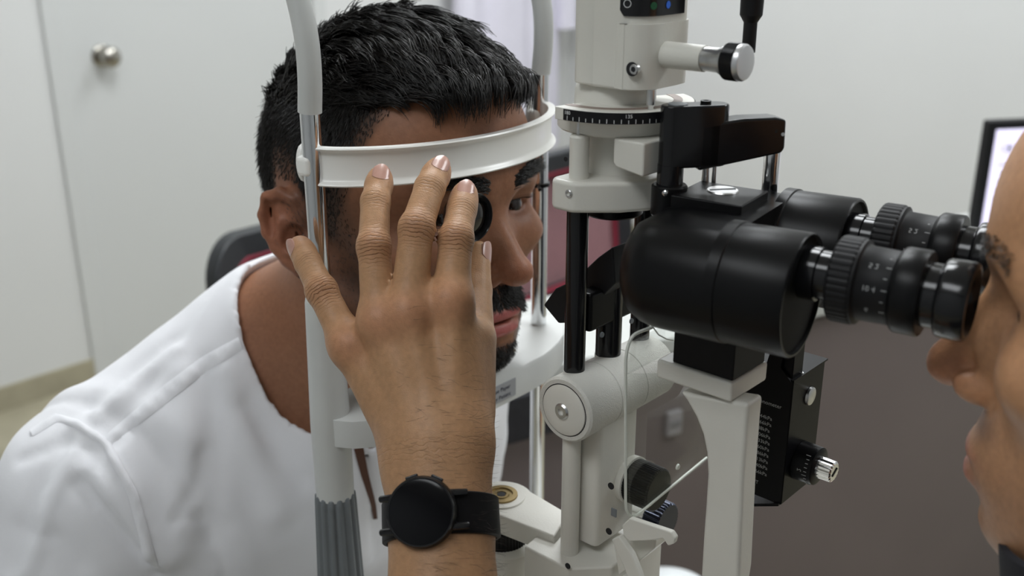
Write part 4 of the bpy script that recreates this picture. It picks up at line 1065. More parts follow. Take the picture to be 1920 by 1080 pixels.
def head_sdf(q):
    m = q.copy(); m[:, 1] = np.abs(m[:, 1])
    d = s_ell(q, (-.078, 0, .030), (.0965, .0770, .0880))
    d = smin(d, s_ell(q, (-.041, 0, .030), (.0520, .0600, .0560)), .02)
    d = smin(d, s_ell(q, (-.038, 0, -.040), (.0450, .0560, .0740)), .02)
    d = smin(d, s_cap(m, (-.082, .056, -.040), (-.074, .054, -.066), .017, .016), .02)
    d = smin(d, s_cap(m, (-.074, .054, -.066), (-.018, .021, -.100), .0155, .0140), .018)
    d = smin(d, s_ell(q, (-.048, 0, -.080), (.048, .048, .030)), .02)
    d = smin(d, s_ell(q, (-.010, 0, -.1060), (.0155, .0200, .0135)), .014)
    d = smin(d, s_ell(m, (-.018, .045, -.024), (.0200, .0190, .0150)), .02)
    d = smin(d, s_cap(m, (.0055, .009, .0165), (-.006, .045, .0150), .0085, .0075), .012)
    d = smax(d, -s_ell(m, (.0150, .0310, -.0015), (.0170, .0165, .0105)), .010)
    # lids and opening
    d = smin(d, s_sph(m, (-.0120, .0315, -.001), .0140), .004)
    d = smax(d, -s_ell(m, (.0030, .0315, -.0015), (.0080, .0125, .0040)), .0012)
    # nose
    d = smin(d, s_cap(q, (.0035, 0, .008), (.0255, 0, -.038), .0060, .0088), .008)
    d = smin(d, s_ell(m, (.0050, .0090, -.028), (.0110, .0095, .0170)), .008)
    d = smin(d, s_ell(q, (.0265, 0, -.0420), (.0105, .0105, .0095)), .005)
    d = smin(d, s_ell(m, (.0130, .0122, -.0455), (.0100, .0062, .0070)), .004)
    d = smax(d, -s_ell(m, (.0165, .0064, -.0530), (.0055, .0032, .0042)), .002)
    # mouth
    d = smin(d, s_ell(q, (-.0070, 0, -.0740), (.0200, .0290, .0240)), .012)
    d = smin(d, s_ell(q, (.0078, 0, -.0738), (.0078, .0200, .0056)), .003)
    d = smin(d, s_ell(q, (.0064, 0, -.0856), (.0090, .0178, .0070)), .003)
    d = smax(d, -s_ell(q, (.0180, 0, -.0791), (.0120, .0210, .0010)), .0014)
    d = smax(d, -s_ell(q, (.0140, 0, -.0965), (.0080, .0180, .0045)), .008)
    d = smin(d, ear_sdf(m), .004)
    return d
HX_ = np.array([-.20, -.135, -.120, -.112, -.104, -.0780, -.0720, -.0600, -.0500, -.0350, -.0240, -.0190, -.0120, .0100, .05])
HZ_ = np.array([-.050, -.045, -.030, .000, .024, .020, -.012, -.015, .000, .020, .042, .055, .066, .069, .072])
def hairline(q): return q[:, 2] - np.interp(q[:, 0], HX_, HZ_)

# ------------------------------------------------------------------ the patient
PO = V(.0325, .004, 1.152); PRt = rotm(math.radians(-1), math.radians(7.5), math.radians(-3)); PS = 1.035
LF = .87                                      # this face is short below the eyes
def to_ph(P):
    q = ((P - PO.astype(np.float32)) @ PRt.astype(np.float32)) / PS
    q[:, 2] = np.where(q[:, 2] < 0, q[:, 2] / LF, q[:, 2]); return q
def from_ph(q):
    q = np.asarray(q, float).copy(); q[2] = q[2] * LF if q[2] < 0 else q[2]
    return PO + PS * (PRt @ q)
SHN, SHF = V(-.190, -.172, .926), V(-.175, .165, .930)
ELN, ELF = V(-.165, -.265, .720), V(-.235, .185, .735)
NB = V(-.150, 0, 1.010)
HIP = V(-.42, 0, .56)
def torso_core(P):
    d = s_cap(P, V(-.175, 0, .905), V(-.36, 0, .66), .105, .115)
    for y in (-.075, .075): d = smin(d, s_cap(P, V(-.175, y, .905), V(-.36, y * .9, .62), .092, .095), .04)
    d = smin(d, s_cap(P, SHN + V(.0, .02, -.005), SHF + V(0, -.02, -.005), .056), .05)
    # trapezius slopes
    for S in (SHN, SHF): d = smin(d, s_cap(P, NB + V(-.01, np.sign(S[1]) * .035, .005), S + V(-.005, -np.sign(S[1]) * .03, .012), .050, .048), .045)
    return d
def patient_fn(P):
    d = head_sdf(to_ph(P)) * PS
    n0 = from_ph((-.075, 0, -.035)); 
    nk = s_cap(P, n0, NB, .052, .058)
    nk = smin(nk, s_cap(P, from_ph((-.055, 0, -.075)), NB + V(.045, 0, -.03), .036, .045), .03)
    d = smin(d, nk, .014)
    t = torso_core(P)
    d = smin(d, t, .035)
    for S, E, hnd in ((SHN, ELN, V(-.13, -.17, .62)), (SHF, ELF, V(-.17, .14, .62))):
        d = smin(d, chain(P, [S, E, hnd], [.047, .040, .030], .01), .03)
    for y in (-.10, .10): d = smin(d, s_cap(P, HIP + V(0, y, 0), V(-.12, y * 1.6, .54), .085, .065), .03); d = smin(d, s_cap(P, V(-.12, y * 1.6, .54), V(-.12, y * 1.6, .08), .06, .045), .02)
    return d
gx = axis_grid([(-.56, -.20, .012), (-.20, -.155, .004), (-.155, .085, .0017), (.085, .13, .008)])
gy = axis_grid([(-.33, -.125, .010), (-.125, -.098, .004), (-.098, .098, .0017), (.098, .13, .005), (.13, .30, .012)])
gz = axis_grid([(.02, .90, .015), (.90, 1.02, .005), (1.02, 1.275, .0017), (1.275, 1.30, .004)])
pv, pq = polygonise(patient_fn, gx, gy, gz)
pn_ = vnormals(pv, pq)
ph = to_ph(pv); am = np.abs(ph[:, 1])
skin = np.array([.285, .130, .072])
pc_ = np.tile(skin, (len(pv), 1))
def mixc(c, col, w): return c + (np.asarray(col) - c) * np.clip(w, 0, 1)[:, None]
def gauss(q, c, s): return np.exp(-(((q - np.asarray(c)) / np.asarray(s)) ** 2).sum(1))
qm = np.stack([ph[:, 0], am, ph[:, 2]], 1)
pc_ = mixc(pc_, (.33, .125, .075), .6 * gauss(qm, (.03, 0, -.043), (.014, .016, .014)))
pc_ = mixc(pc_, (.34, .13, .08), .7 * gauss(qm, (-.09, .085, -.01), (.03, .022, .04)))
pc_ = mixc(pc_, (.17, .075, .05), .6 * gauss(qm, (.0, .031, -.006), (.02, .018, .010)))
pc_ = mixc(pc_, (.30, .145, .085), sstep(-ph[:, 2], .09, .13))
sb = noise3(pv, 320, 3) * .18 + .80
# stubble along jaw, moustache, chin; jaw tone also has face shadow put in
jaw = np.maximum(sstep(-ph[:, 2], .030, .062), sstep(-ph[:, 0], .030, .052)) * sstep(ph[:, 0], -.095, -.070) * (1 - sstep(-ph[:, 2], .125, .14)) * (ph[:, 2] < .03) * (am > .018)
pc_ = mixc(pc_, (.040, .022, .015), .80 * jaw * sb)
mou = gauss(qm, (.010, .012, -.0630), (.014, .014, .0058)) * 1.5
pc_ = mixc(pc_, (.022, .016, .013), mou * (qm[:, 2] > -.0705) * (qm[:, 2] < -.052))
pc_ = mixc(pc_, (.030, .020, .016), 1.4 * gauss(qm, (.006, 0, -.110), (.03, .020, .010)) * (ph[:, 2] < -.098))
lipw = np.maximum(gauss(qm, (.013, 0, -.0745), (.012, .019, .0042)), gauss(qm, (.012, 0, -.0862), (.014, .017, .0058))) * 1.6 * (ph[:, 0] > .001)
pc_ = mixc(pc_, (.40, .115, .105), np.where((ph[:, 2] < -.0700) & (ph[:, 2] > -.0935), lipw, 0) * .95)
hl = hairline(ph); earm = np.exp(-((qm - earp(.014, 0, 0)) ** 2 / np.array([.022, .012, .036]) ** 2).sum(1)) 
scal = sstep(hl, -.006, .012) * (ph[:, 2] > -.06) * (1 - sstep(earm, .25, .5)) 
pc_ = mixc(pc_, (.020, .014, .011), scal * (.74 + .24 * sstep(hl, .010, .040)))
M_PSKIN = tone_mat('tan_skin', .46, .10, .12, 1100, .25)
patient = mesh_obj('person', pv, pq, M_PSKIN, None, pc_)
tag(patient, 'dark-haired man in a white shirt leaning into the head rest', 'person')
print('patient', len(pv), len(pq))

M_HAIR = mat('black_hair', (.010, .008, .007), .34, var=.3, vscale=60, spec=.6)
def world_dir(v): return PRt @ np.asarray(v, float)
Rw = PRt.T
def hp(P): return to_ph(np.asarray(P, np.float32)).astype(float)
# --- top hair: combed forward with a lifted quiff
def top_mask(c): 
    q = to_ph(c); return ((hairline(q) > .001) & (q[:, 2] > .066) & (q[:, 0] > -.140 + .0 * q[:, 2])).astype(float)
NG = 420
gr, _ = sample_surface(pv, pq, top_mask, NG)
gclump = RNG.normal(size=(NG, 1)); gclump2 = noise3(gr, 120, 9)[:, None] * .6 + RNG.normal(size=(NG, 1)) * .22
def top_dir(P, t):
    q = hp(P); r = q - np.array([-.07, 0, .02]); r /= np.linalg.norm(r, axis=1, keepdims=True)
    fwd = np.array([1.0, 0, 0])[None] + np.array([0, 1.0, 0])[None] * (np.sign(q[:, 1:2]) * .10 + .45 * gclump2 - .12 - .25 * math.sin(5 * t) * gclump2)
    tg = fwd - r * (fwd * r).sum(1, keepdims=True)
    lift = (.60 - .98 * t + .08 * gclump) * (1 - .55 * sstep(-q[:, 0:1], .07, .13))
    front = sstep(q[:, 0], -.02, .03)[:, None]
    d = tg + r * lift + np.array([0, 0, .22])[None] * sstep(np.abs(q[:, 1:2]), .03, .06) + front * np.array([.25, .10, 1.0])[None] * (1.15 - 1.75 * t)
    return d @ PRt.T
NS_ = 9
gp_ = gr.copy(); gpath = [gr.copy()]
GL = (.036 + .010 * sstep(hp(gr)[:, 0], -.10, .0)) * (1 - .52 * sstep(np.abs(hp(gr)[:, 1]), .028, .062)) * (1 - .35 * sstep(-hp(gr)[:, 0], .08, .14))
for s_i in range(NS_):
    dd2 = top_dir(gp_, (s_i + .5) / NS_); dd2 /= np.linalg.norm(dd2, axis=1, keepdims=True); gp_ = gp_ + dd2 * (GL / NS_)[:, None]; gpath.append(gp_.copy())
gpath = np.stack(gpath, 1)
rt, _ = sample_surface(pv, pq, top_mask, 15000)
gi = np.concatenate([((rt[a:a + 2000, None, :] - gr[None]) ** 2).sum(2).argmin(1) for a in range(0, len(rt), 2000)])
tt_ = np.linspace(0, 1, NS_ + 1)
off = rt - gr[gi]; conv = 1 - .72 * tt_ ** 1.1
hpth = gpath[gi] + off[:, None, :] * conv[None, :, None] + (RNG.normal(size=(len(rt), 1, 3)) * .0022) * (tt_ ** 1.5)[None, :, None]
ln_ = (.72 + .34 * RNG.random(len(rt)))                     # uneven lengths: trim each path
def trim(pth, f):
    N, K, _ = pth.shape; src = np.linspace(0, K - 1, K)[None] * f[:, None]; i0 = np.clip(src.astype(int), 0, K - 2); w_ = (src - i0)[..., None]
    a = np.take_along_axis(pth, i0[..., None].repeat(3, 2), 1); b = np.take_along_axis(pth, (i0 + 1)[..., None].repeat(3, 2), 1); return a * (1 - w_) + b * w_
hpth = trim(hpth, np.minimum(ln_, 1.0))
hair = strand_mesh('hair', hpth, .00048, M_HAIR, patient); tag(hair, kind='stuff')
# --- short clipped sides and nape
def side_mask(c):
    q = to_ph(c); h = hairline(q); m_ = np.stack([q[:, 0], np.abs(q[:, 1]), q[:, 2]], 1)
    e = np.exp(-((m_ - earp(.014, 0, 0)) ** 2 / np.array([.022, .012, .036]) ** 2).sum(1))
    return np.where((h > .002) & (q[:, 2] > -.05) & (q[:, 2] < np.where(q[:, 0] < -.10, .125, .085)) & (e < .35), .45 + sstep(h, .0, .03), 0)
rs, ns_ = sample_surface(pv, pq, side_mask, 34000)
def side_dir(P, t):
    q = hp(P); r = q - np.array([-.078, 0, .02]); r /= np.linalg.norm(r, axis=1, keepdims=True)
    dn = np.array([-.35, 0, -1.0])[None]; tg = dn - r * (dn * r).sum(1, keepdims=True)
    return (tg + r * (.34 - .42 * t)) @ PRt.T
Ls = .0020 + .0100 * sstep(hairline(hp(rs)), .015, .06)
tag(strands('side_hair', rs, side_dir, Ls, 2, .00025, M_HAIR, patient, .20), kind='stuff')
# --- brows, lashes, moustache and chin beard
def brow_mask(c):
    q = to_ph(c); a = np.abs(q[:, 1]); zc = .0165 + .005 * np.sin((a - .012) / .036 * 2.4)
    return ((a > .010) & (a < .049) & (np.abs(q[:, 2] - zc) < .0045 - .002 * sstep(a, .03, .05)) & (q[:, 0] > -.02)).astype(float)
rb_, nb_ = sample_surface(pv, pq, brow_mask, 900)
def brow_dir(P, t):
    q = hp(P); s = np.sign(q[:, 1:2]); d = np.concatenate([np.full((len(q), 1), .45 - .8 * t), s * 1.0, np.full((len(q), 1), .45 - .5 * t)], 1); return d @ PRt.T
tag(strands('eyebrow', rb_, brow_dir, .0085, 4, .00028, M_HAIR, patient, .2), kind='stuff')
def mou_mask(c):
    q = to_ph(c); a = np.abs(q[:, 1]); return ((a < .027) & (q[:, 2] < -.0535 - .22 * np.maximum(a - .012, 0)) & (q[:, 2] > -.0690 - .45 * np.maximum(a - .010, 0)) & (q[:, 0] > -.006)).astype(float)
rm_, _ = sample_surface(pv, pq, mou_mask, 1500)
def mou_dir(P, t):
    q = hp(P); s = np.sign(q[:, 1:2]); d = np.concatenate([np.full((len(q), 1), .6 - .6 * t), s * .5, np.full((len(q), 1), -.9)], 1); return d @ PRt.T
tag(strands('moustache', rm_, mou_dir, .0055, 3, .00024, M_HAIR, patient, .3), kind='stuff')
def chin_mask(c):
    q = to_ph(c); a = np.abs(q[:, 1]); return ((a < .024) & (q[:, 2] < -.100) & (q[:, 2] > -.122) & (q[:, 0] > -.012)).astype(float)
rc_, nc_ = sample_surface(pv, pq, chin_mask, 1100)
def chin_dir(P, t):
    q = hp(P); d = np.stack([np.full(len(q), .7), np.zeros(len(q)), np.full(len(q), -.8)], 1); return d @ PRt.T
tag(strands('chin_beard', rc_, chin_dir, .0040, 3, .00022, M_HAIR, patient, .35), kind='stuff')
def jaw_mask(c):
    q = to_ph(c); a = np.abs(q[:, 1]); return ((a > .03) & (q[:, 2] < np.where(q[:, 0] < -.042, .015, -.035 - .35 * np.maximum(0, q[:, 0] + .05))) & (q[:, 2] > -.115) & (q[:, 0] > -.088) & (q[:, 0] < .0)).astype(float)
rj_, _ = sample_surface(pv, pq, jaw_mask, 4200)
tag(strands('stubble', rj_, chin_dir, .0018, 2, .00014, M_HAIR, patient, .4), kind='stuff')
# eyes
M_EYEW = mat('eye_white', (.72, .68, .66), .15, var=.03); M_IRIS = mat('dark_brown_iris', (.020, .012, .008), .1, var=.3, vscale=900)
def eye(o_fn, R3, sc, side, parent):
    c = o_fn((-.0120, side * .0315, -.0015)); e = MB(); prof = [(-.0123 * math.cos(a), .0123 * math.sin(a)) for a in np.linspace(0.02, math.pi - .02, 20)]
    fwd = unit(R3 @ V(1, -side * .02, 0))
    ey = MB().lathe([(t * sc, r * sc) for t, r in prof], c, fwd, 32).build('eye', M_EYEW, parent, angle=80)
    MB().lathe([(.0107 * sc, .0060 * sc), (.0119 * sc, .0048 * sc), (.0126 * sc, .0025 * sc), (.0128 * sc, .0002)], c, fwd, 28).build('iris', M_IRIS, ey, angle=80)
for s in (-1, 1): eye(from_ph, PRt, PS, s, patient)
M_LASH = M_HAIR
for s in (-1, 1):
    g = MB()
    for k in range(16):
        a = -1 + 2 * k / 15
        p = from_ph((.0022 - .0035 * a * a, s * (.0315 + .0115 * a), .0012 + .0016 * (1 - a * a)))
        g.tube([p, p + PRt @ V(.003, s * .0012 * a, .0006), p + PRt @ V(.0055, s * .002 * a, .0030)], lambda t: .00022 * (1 - .7 * t), 4)
    g.build('eyelash', M_HAIR, patient)

# --- white shirt: solid cloth over the torso with neck opening, sleeves, seams and folds
def neck_cut(P):
    # tilted oval collar opening: axis along the neck, lower at the front
    c = V(-.112, 0, 1.028); e1 = unit(V(.88, 0, -.47))
    q = P - c.astype(np.float32); a = q @ e1.astype(np.float32); b = q[:, 1]
    return (np.sqrt((a / 1.10) ** 2 + b ** 2) - .077)
def folds(P):
    f = .0022 * np.sin((P[:, 0] * 62 + P[:, 1] * 38 + P[:, 2] * 20) + 1.4 * noise3(P, 14, 2)) * sstep(.985 - P[:, 2], 0, .08)
    f += .0016 * noise3(P, 45, 4) * sstep(1.02 - P[:, 2], 0, .08)
    f += .0007 * noise3(P, 130, 6)
    return f
def shirt_fn(P):
    d = torso_core(P)
    d = smin(d, s_cap(P, NB + V(0, 0, -.01), NB + V(.02, 0, -.05), .062, .07), .03)
    for S, E in ((SHN, ELN), (SHF, ELF)):
        u = S + (E - S) * .92
        sl_ = s_cap(P, S, u, .056, .066)
        ax = unit(E - S); sl_ = smax(sl_, ((P - u.astype(np.float32)) @ ax.astype(np.float32)), .004)
        d = smin(d, sl_, .030)
    d = d - .011
    # arm-hole seam and shoulder seam: shallow grooves
    for S, E in ((SHN, ELN), (SHF, ELF)):
        sgn = np.sign(S[1]); n = unit(V(.25, sgn * 1.0, -.12)); t = (P - (S + V(0, -sgn * .012, 0)).astype(np.float32)) @ n.astype(np.float32)
        d = d + .0016 * np.exp(-(t / .003) ** 2) - .0022 * np.exp(-((t + .012) / .010) ** 2)
    tn = unit(V(1, 0, .42)); tt = (P - V(-.155, 0, 1.02).astype(np.float32)) @ tn.astype(np.float32)
    d = d + (.0016 * np.exp(-(tt / .0028) ** 2) - .0012 * np.exp(-((tt - .007) / .006) ** 2)) * sstep(P[:, 2], .92, .98)
    d = d + folds(P)
    d = smax(d, -neck_cut(P), .004)
    d = smax(d, .56 - P[:, 2], .01)
    return d
# creases and seams: picture polylines laid on the cloth by marching the view ray to its surface
def march(fn, px, py, d0=.45, d1=1.3, n=400):
    ts = np.linspace(d0, d1, n); r = _ray(px, py); v = fn((CAM[None] + np.outer(ts, r)).astype(np.float32)); i = int(np.argmax(v < 0))
    if v[i] >= 0: return None
    a, b = ts[i - 1], ts[i]; t = a + (b - a) * v[i - 1] / (v[i - 1] - v[i]); return CAM + r * t
def lay(fn, pts, n=14):
    P = np.asarray(pts, float); d = np.r_[0, np.cumsum(np.linalg.norm(np.diff(P, axis=0), axis=1))]; s = np.linspace(0, d[-1], n)
    out = [march(fn, np.interp(t, d, P[:, 0]), np.interp(t, d, P[:, 1])) for t in s]; return [p for p in out if p is not None]
CREASES = [  # polyline, amplitude (+ groove, - ridge), width
    ([(150, 905), (215, 985), (292, 1076)], .0055, .0050), ([(165, 885), (235, 965), (310, 1050)], -.0035, .0075),
    ([(147, 799), (202, 842), (250, 930), (290, 1068)], -.0030, .0060), ([(160, 793), (214, 836), (266, 925), (306, 1060)], .0016, .0022),
    ([(144, 832), (92, 940), (52, 1068)], -.0032, .0050), ([(120, 830), (70, 930), (25, 1060)], .0022, .0070),
    ([(330, 658), (250, 722), (182, 782)], -.0040, .0060), ([(318, 640), (240, 700), (175, 755)], .0022, .0070),
    ([(345, 700), (352, 800), (338, 1030)], -.0028, .0110), ([(385, 690), (400, 830), (395, 1000)], .0026, .0100), ([(420, 700), (470, 840), (520, 960)], -.0030, .0100),
    ([(460, 760), (530, 860), (570, 900)], .0026, .0080), ([(335, 960), (372, 900), (380, 850)], .0022, .0050), ([(330, 975), (385, 970), (430, 985)], .0018, .0040),
    ([(40, 860), (120, 830), (170, 840)], .0020, .0050), ([(690, 860), (700, 940), (705, 1040)], .0020, .0050), ([(30, 990), (110, 1010), (150, 1060)], .0018, .0060),
]
base_fn = shirt_fn
LAID = [(lay(base_fn, pl), A, w_) for pl, A, w_ in CREASES]
LAID = [(p, A, w_) for p, A, w_ in LAID if len(p) > 2]
def shirt_fn(P):
    d = base_fn(P)
    near = np.abs(d) < .03
    if near.any():
        Q = P[near]; e = np.zeros(len(Q), np.float32)
        for pl, A, w_ in LAID:
            c = np.mean(pl, 0).astype(np.float32); R_ = max(np.linalg.norm(p - c) for p in pl) + 3 * w_
            k = ((Q - c) ** 2).sum(1) < R_ * R_
            if not k.any(): continue
            K = Q[k]; dist = None
            for a, b in zip(pl[:-1], pl[1:]):
                x = s_cap(K, a, b, 0.0); dist = x if dist is None else np.minimum(dist, x)
            e[k] += 1.35 * A * np.exp(-(dist / w_) ** 2)
        d = d.copy(); d[near] += e
    return d
sx_ = axis_grid([(-.60, -.36, .008), (-.36, .02, .0036), (.02, .06, .008)])
sy_ = axis_grid([(-.36, -.02, .0036), (-.02, .30, .006)])
sz_ = axis_grid([(.53, .82, .008), (.82, 1.12, .0034)])
sv, sq = polygonise(shirt_fn, sx_, sy_, sz_)
M_SHIRT = mat('white_cotton', (.80, .80, .83), .85, var=.015, vscale=30, bump=.12, bscale=1800, sheen=.15)
shirt = mesh_obj('shirt', sv, sq, M_SHIRT, patient); shirt['label'] = 'white cotton shirt with round neckline'
print('shirt', len(sv))

def ribbon(fn, name, rows, off, material, parent, label=None):
    """cloth strip between two picture polylines laid on the surface."""
    A_, B_ = rows; n = 40; vs = []; fs = []
    pa = lay(fn, A_, n); pb = lay(fn, B_, n); n = min(len(pa), len(pb)); M_ = 5
    for i in range(n):
        for j in range(M_):
            t = j / (M_ - 1); p = pa[i] * (1 - t) + pb[i] * t; g = np.array([fn((p + e)[None].astype(np.float32))[0] - fn((p - e)[None].astype(np.float32))[0] for e in np.eye(3) * .002]); g = unit(g)
            h = off * (1.0 if 0 < j < M_ - 1 else .15) + .0004 * math.sin(i * 1.9 + 3 * t) * (1 if 0 < j < M_ - 1 else 0)
            dcur = fn(p[None].astype(np.float32))[0]; vs.append(p + g * (h - dcur))
    for i in range(n - 1):
        for j in range(M_ - 1): fs.append((i * M_ + j, (i + 1) * M_ + j, (i + 1) * M_ + j + 1, i * M_ + j + 1))
    o = MB().add(vs, fs).build(name, material, parent, angle=80); 
    if label: o['label'] = label
    return o
ribbon(shirt_fn, 'shoulder_seam', ([(447, 632), (380, 668), (300, 728), (196, 818)], [(455, 655), (390, 695), (310, 758), (208, 836)]), .0013, M_SHIRT, shirt)
ribbon(shirt_fn, 'sleeve_seam', ([(62, 818), (108, 790), (138, 800), (190, 834), (240, 930), (278, 1070)], [(58, 804), (104, 775), (148, 787), (206, 828), (258, 924), (298, 1064)]), .0012, M_SHIRT, shirt)
# brown cord hanging on the chest
cord = lay(shirt_fn, [(672, 838), (684, 890), (700, 945), (704, 972)], 12)
if len(cord) > 3:
    MB().sweep([p + unit(CAM - p) * .002 for p in cord], lambda i, t: [(-.0035 + .002 * t, -.0006), (.0035 - .002 * t, -.0006), (.0035 - .002 * t, .0008), (-.0035 + .002 * t, .0008)], ups=[unit(CAM - p) for p in cord]).build('cord', mat('brown_leather', (.09, .035, .018), .55), shirt)
# ------------------------------------------------------------------ the examiner (one continuous body: head, torso, arm and hand)
XO = V(.3625, -.014, 1.1865); XR = rotm(math.radians(188), math.radians(0), 0); XS = 1.0
def to_xh(P): return ((P - XO.astype(np.float32)) @ XR.astype(np.float32)) / XS
def from_xh(q): return XO + XS * (XR @ np.asarray(q, float))
XN = V(.475, -.02, 1.030)
XSL, XSR = V(.585, -.205, .955), V(.585, .175, .955)
# hand joints: pixel and distance, the distance set by what each finger touches (band, pole, lens)
FING = {
    'little': ([(655, 647, .549), (603, 545, .559), (577, 492, .573), (563, 462, .582)], [.0090, .0080, .0073, .0063]),
    'ring':   ([(712, 603, .537), (701, 462, .541), (704, 378, .556), (713, 333, .567)], [.0096, .0083, .0078, .0066]),
    'middle': ([(765, 588, .532), (781, 428, .537), (806, 352, .553), (822, 318, .564)], [.0100, .0087, .0081, .0069]),
    'index':  ([(845, 565, .535), (855, 448, .543), (866, 392, .558), (872, 362, .566)], [.0100, .0086, .0079, .0067]),
    'thumb':  ([(886, 770, .545), (893, 632, .562), (892, 545, .585), (898, 473, .597)], [.0112, .0100, .0090, .0066]),
}
FJ = {k: ([onD(*j) for j in js], rr) for k, (js, rr) in FING.items()}
WR = onD(822, 870, .522); WR2 = onD(830, 1080, .503)
fdir = unit(WR2 - WR); ELB = WR + fdir * .245
ndor = unit(CAM - onD(790, 650, .53)); nside = unit(np.cross(fdir, ndor))     # dorsal normal, across-the-hand
def hand_sdf(P):
    wl = onD(772, 862, .528); wr_ = onD(872, 860, .526)
    palm = None
    roots = {'little': onD(763, 835, .534), 'ring': onD(790, 830, .528), 'middle': onD(822, 828, .525), 'index': onD(858, 825, .526)}
    for k, r1, r0 in (('little', .0100, .0122), ('ring', .0108, .0130), ('middle', .0112, .0134), ('index', .0110, .0126)):
        e = s_cap(P, roots[k] + fdir * .0 , FJ[k][0][0] - ndor * .004, r0, r1)
        palm = e if palm is None else smin(palm, e, .010)
    # palm side fill and thumb base
    palm = smin(palm, s_cap(P, onD(765, 760, .552), onD(790, 640, .552), .013, .012), .016)
    palm = smin(palm, s_cap(P, onD(868, 800, .537), onD(884, 640, .552), .0120, .0110), .016)
    fing = None
    for k, (J, rr) in FJ.items():
        e = chain(P, J, rr, .0025)
        # knuckle bulges and finger pads
        if k != 'thumb':
            e = smin(e, s_sph(P, J[1] + ndor * .0006, rr[1] * .97), .004)
            tipd = unit(J[3] - J[2]); e = smin(e, s_sph(P, J[3] - tipd * .006 - ndor * .0015, rr[3] * 1.08), .004)
        fing = e if fing is None else smin(fing, e, .0012)
    d = smin(palm, fing, .0085)
    for k in ('little', 'ring', 'middle', 'index'):
        d = smin(d, s_sph(P, FJ[k][0][0] + ndor * .0042, .0082), .009)
        d = smin(d, s_cap(P, FJ[k][0][0] + ndor * .0065, roots[k] + ndor * .0090, .0020, .0018), .008)
    # web between little and ring finger
    fo = None
    for a, b, r0, r1 in ((WR, ELB, .0205, .037),):
        e = s_fcap(P, a - fdir * .006, b, r0 * 1.13, r1, ndor, .80); fo = e
    fo = smin(fo, s_cap(P, onD(768, 872, .532) , onD(776, 1000, .524), .0095, .0105), .014)
    fo = smin(fo, s_cap(P, onD(872, 872, .532), onD(878, 1000, .524), .0095, .0105), .014)
    d = smin(d, fo, .016)
    d = smin(d, s_ell(P, onD(760, 890, .522), (.007, .007, .009)), .012)       # ulna head
    return d
def examiner_fn(P):
    d = head_sdf(to_xh(P)) * XS
    nk = s_cap(P, from_xh((-.075, 0, -.035)), XN, .054, .060)
    nk = smin(nk, s_cap(P, from_xh((-.050, 0, -.080)), XN + V(-.03, 0, -.03), .036, .045), .03)
    d = smin(d, nk, .02)
    t = s_cap(P, V(.60, -.015, .91), V(.66, -.015, .60), .11, .12)
    for y in (-.08, .07): t = smin(t, s_cap(P, V(.60, y, .90), V(.66, y, .60), .085, .09), .04)
    t = smin(t, s_cap(P, XSL + V(0, .02, 0), XSR + V(0, -.02, 0), .058), .05)
    d = smin(d, t, .04)
    d = smin(d, s_cap(P, XSL, ELB, .050, .041), .03)
    d = smin(d, chain(P, [XSR, V(.50, .24, .72), V(.33, .12, .80)], [.05, .042, .032], .01), .03)
    d = smin(d, hand_sdf(P), .02)
    return d
ex = axis_grid([(-.02, .005, .004), (.005, .185, .00165), (.185, .31, .006), (.31, .44, .0020), (.44, .50, .008), (.50, .82, .016)])
ey = axis_grid([(-.33, -.215, .008), (-.215, -.06, .00165), (-.06, .06, .0020), (.06, .10, .004), (.10, .31, .014)])
ez = axis_grid([(.48, .86, .018), (.86, .985, .006), (.985, 1.235, .00165), (1.235, 1.33, .004)])
xv, xq = polygonise(examiner_fn, ex, ey, ez)
xh = to_xh(xv); xm = np.stack([xh[:, 0], np.abs(xh[:, 1]), xh[:, 2]], 1)
isface = sstep(xv[:, 0], .24, .28)
skinx = np.array([.450, .255, .135])
xc = np.tile(skinx, (len(xv), 1)) 
fc_ = np.tile(np.array([.54, .285, .150]), (len(xv), 1))
fc_ = mixc(fc_, (.42, .17, .10), .8 * gauss(xm, (.028, 0, -.045), (.016, .02, .014)))
fc_ = mixc(fc_, (.15, .085, .06), .5 * sstep(-xh[:, 2], .055, .085) * sstep(xh[:, 0], -.09, -.06) * (.6 + .4 * noise3(xv, 260, 8) * .4))
fc_ = mixc(fc_, (.17, .11, .09), .7 * gauss(xm, (.008, .012, -.060), (.012, .016, .006)))
fc_ = mixc(fc_, (.42, .17, .14), 1.3 * np.maximum(gauss(xm, (.013, 0, -.0745), (.012, .018, .0042)), gauss(xm, (.012, 0, -.0862), (.014, .016, .0055))) * (xh[:, 2] > -.0935) * (xh[:, 2] < -.0700))
fc_ = mixc(fc_, (.24, .125, .075), .5 * gauss(xm, (.002, .031, -.008), (.02, .018, .010)))
hlx = hairline(xh); earx = np.exp(-((xm - earp(.014, 0, 0)) ** 2 / np.array([.02, .012, .03]) ** 2).sum(1))
fc_ = mixc(fc_, (.03, .022, .018), sstep(hlx, .012, .03) * (xh[:, 2] > -.06) * (1 - sstep(earx, .25, .5)) * .95)
xc = xc + (fc_ - xc) * isface[:, None]
hm = 1 - isface
for k in ('little', 'ring', 'middle', 'index'):
    J, rr = FJ[k]
    xc = mixc(xc, (.46, .205, .115), .75 * np.exp(-(np.linalg.norm(xv - (J[0] + ndor * .008), axis=1) / .011) ** 2) * hm)
    xc = mixc(xc, (.42, .20, .105), .65 * np.exp(-(np.linalg.norm(xv - (J[1] + ndor * .007), axis=1) / .0085) ** 2) * hm)
    xc = mixc(xc, (.46, .24, .15), .7 * np.exp(-(np.linalg.norm(xv - J[3], axis=1) / .009) ** 2) * hm)
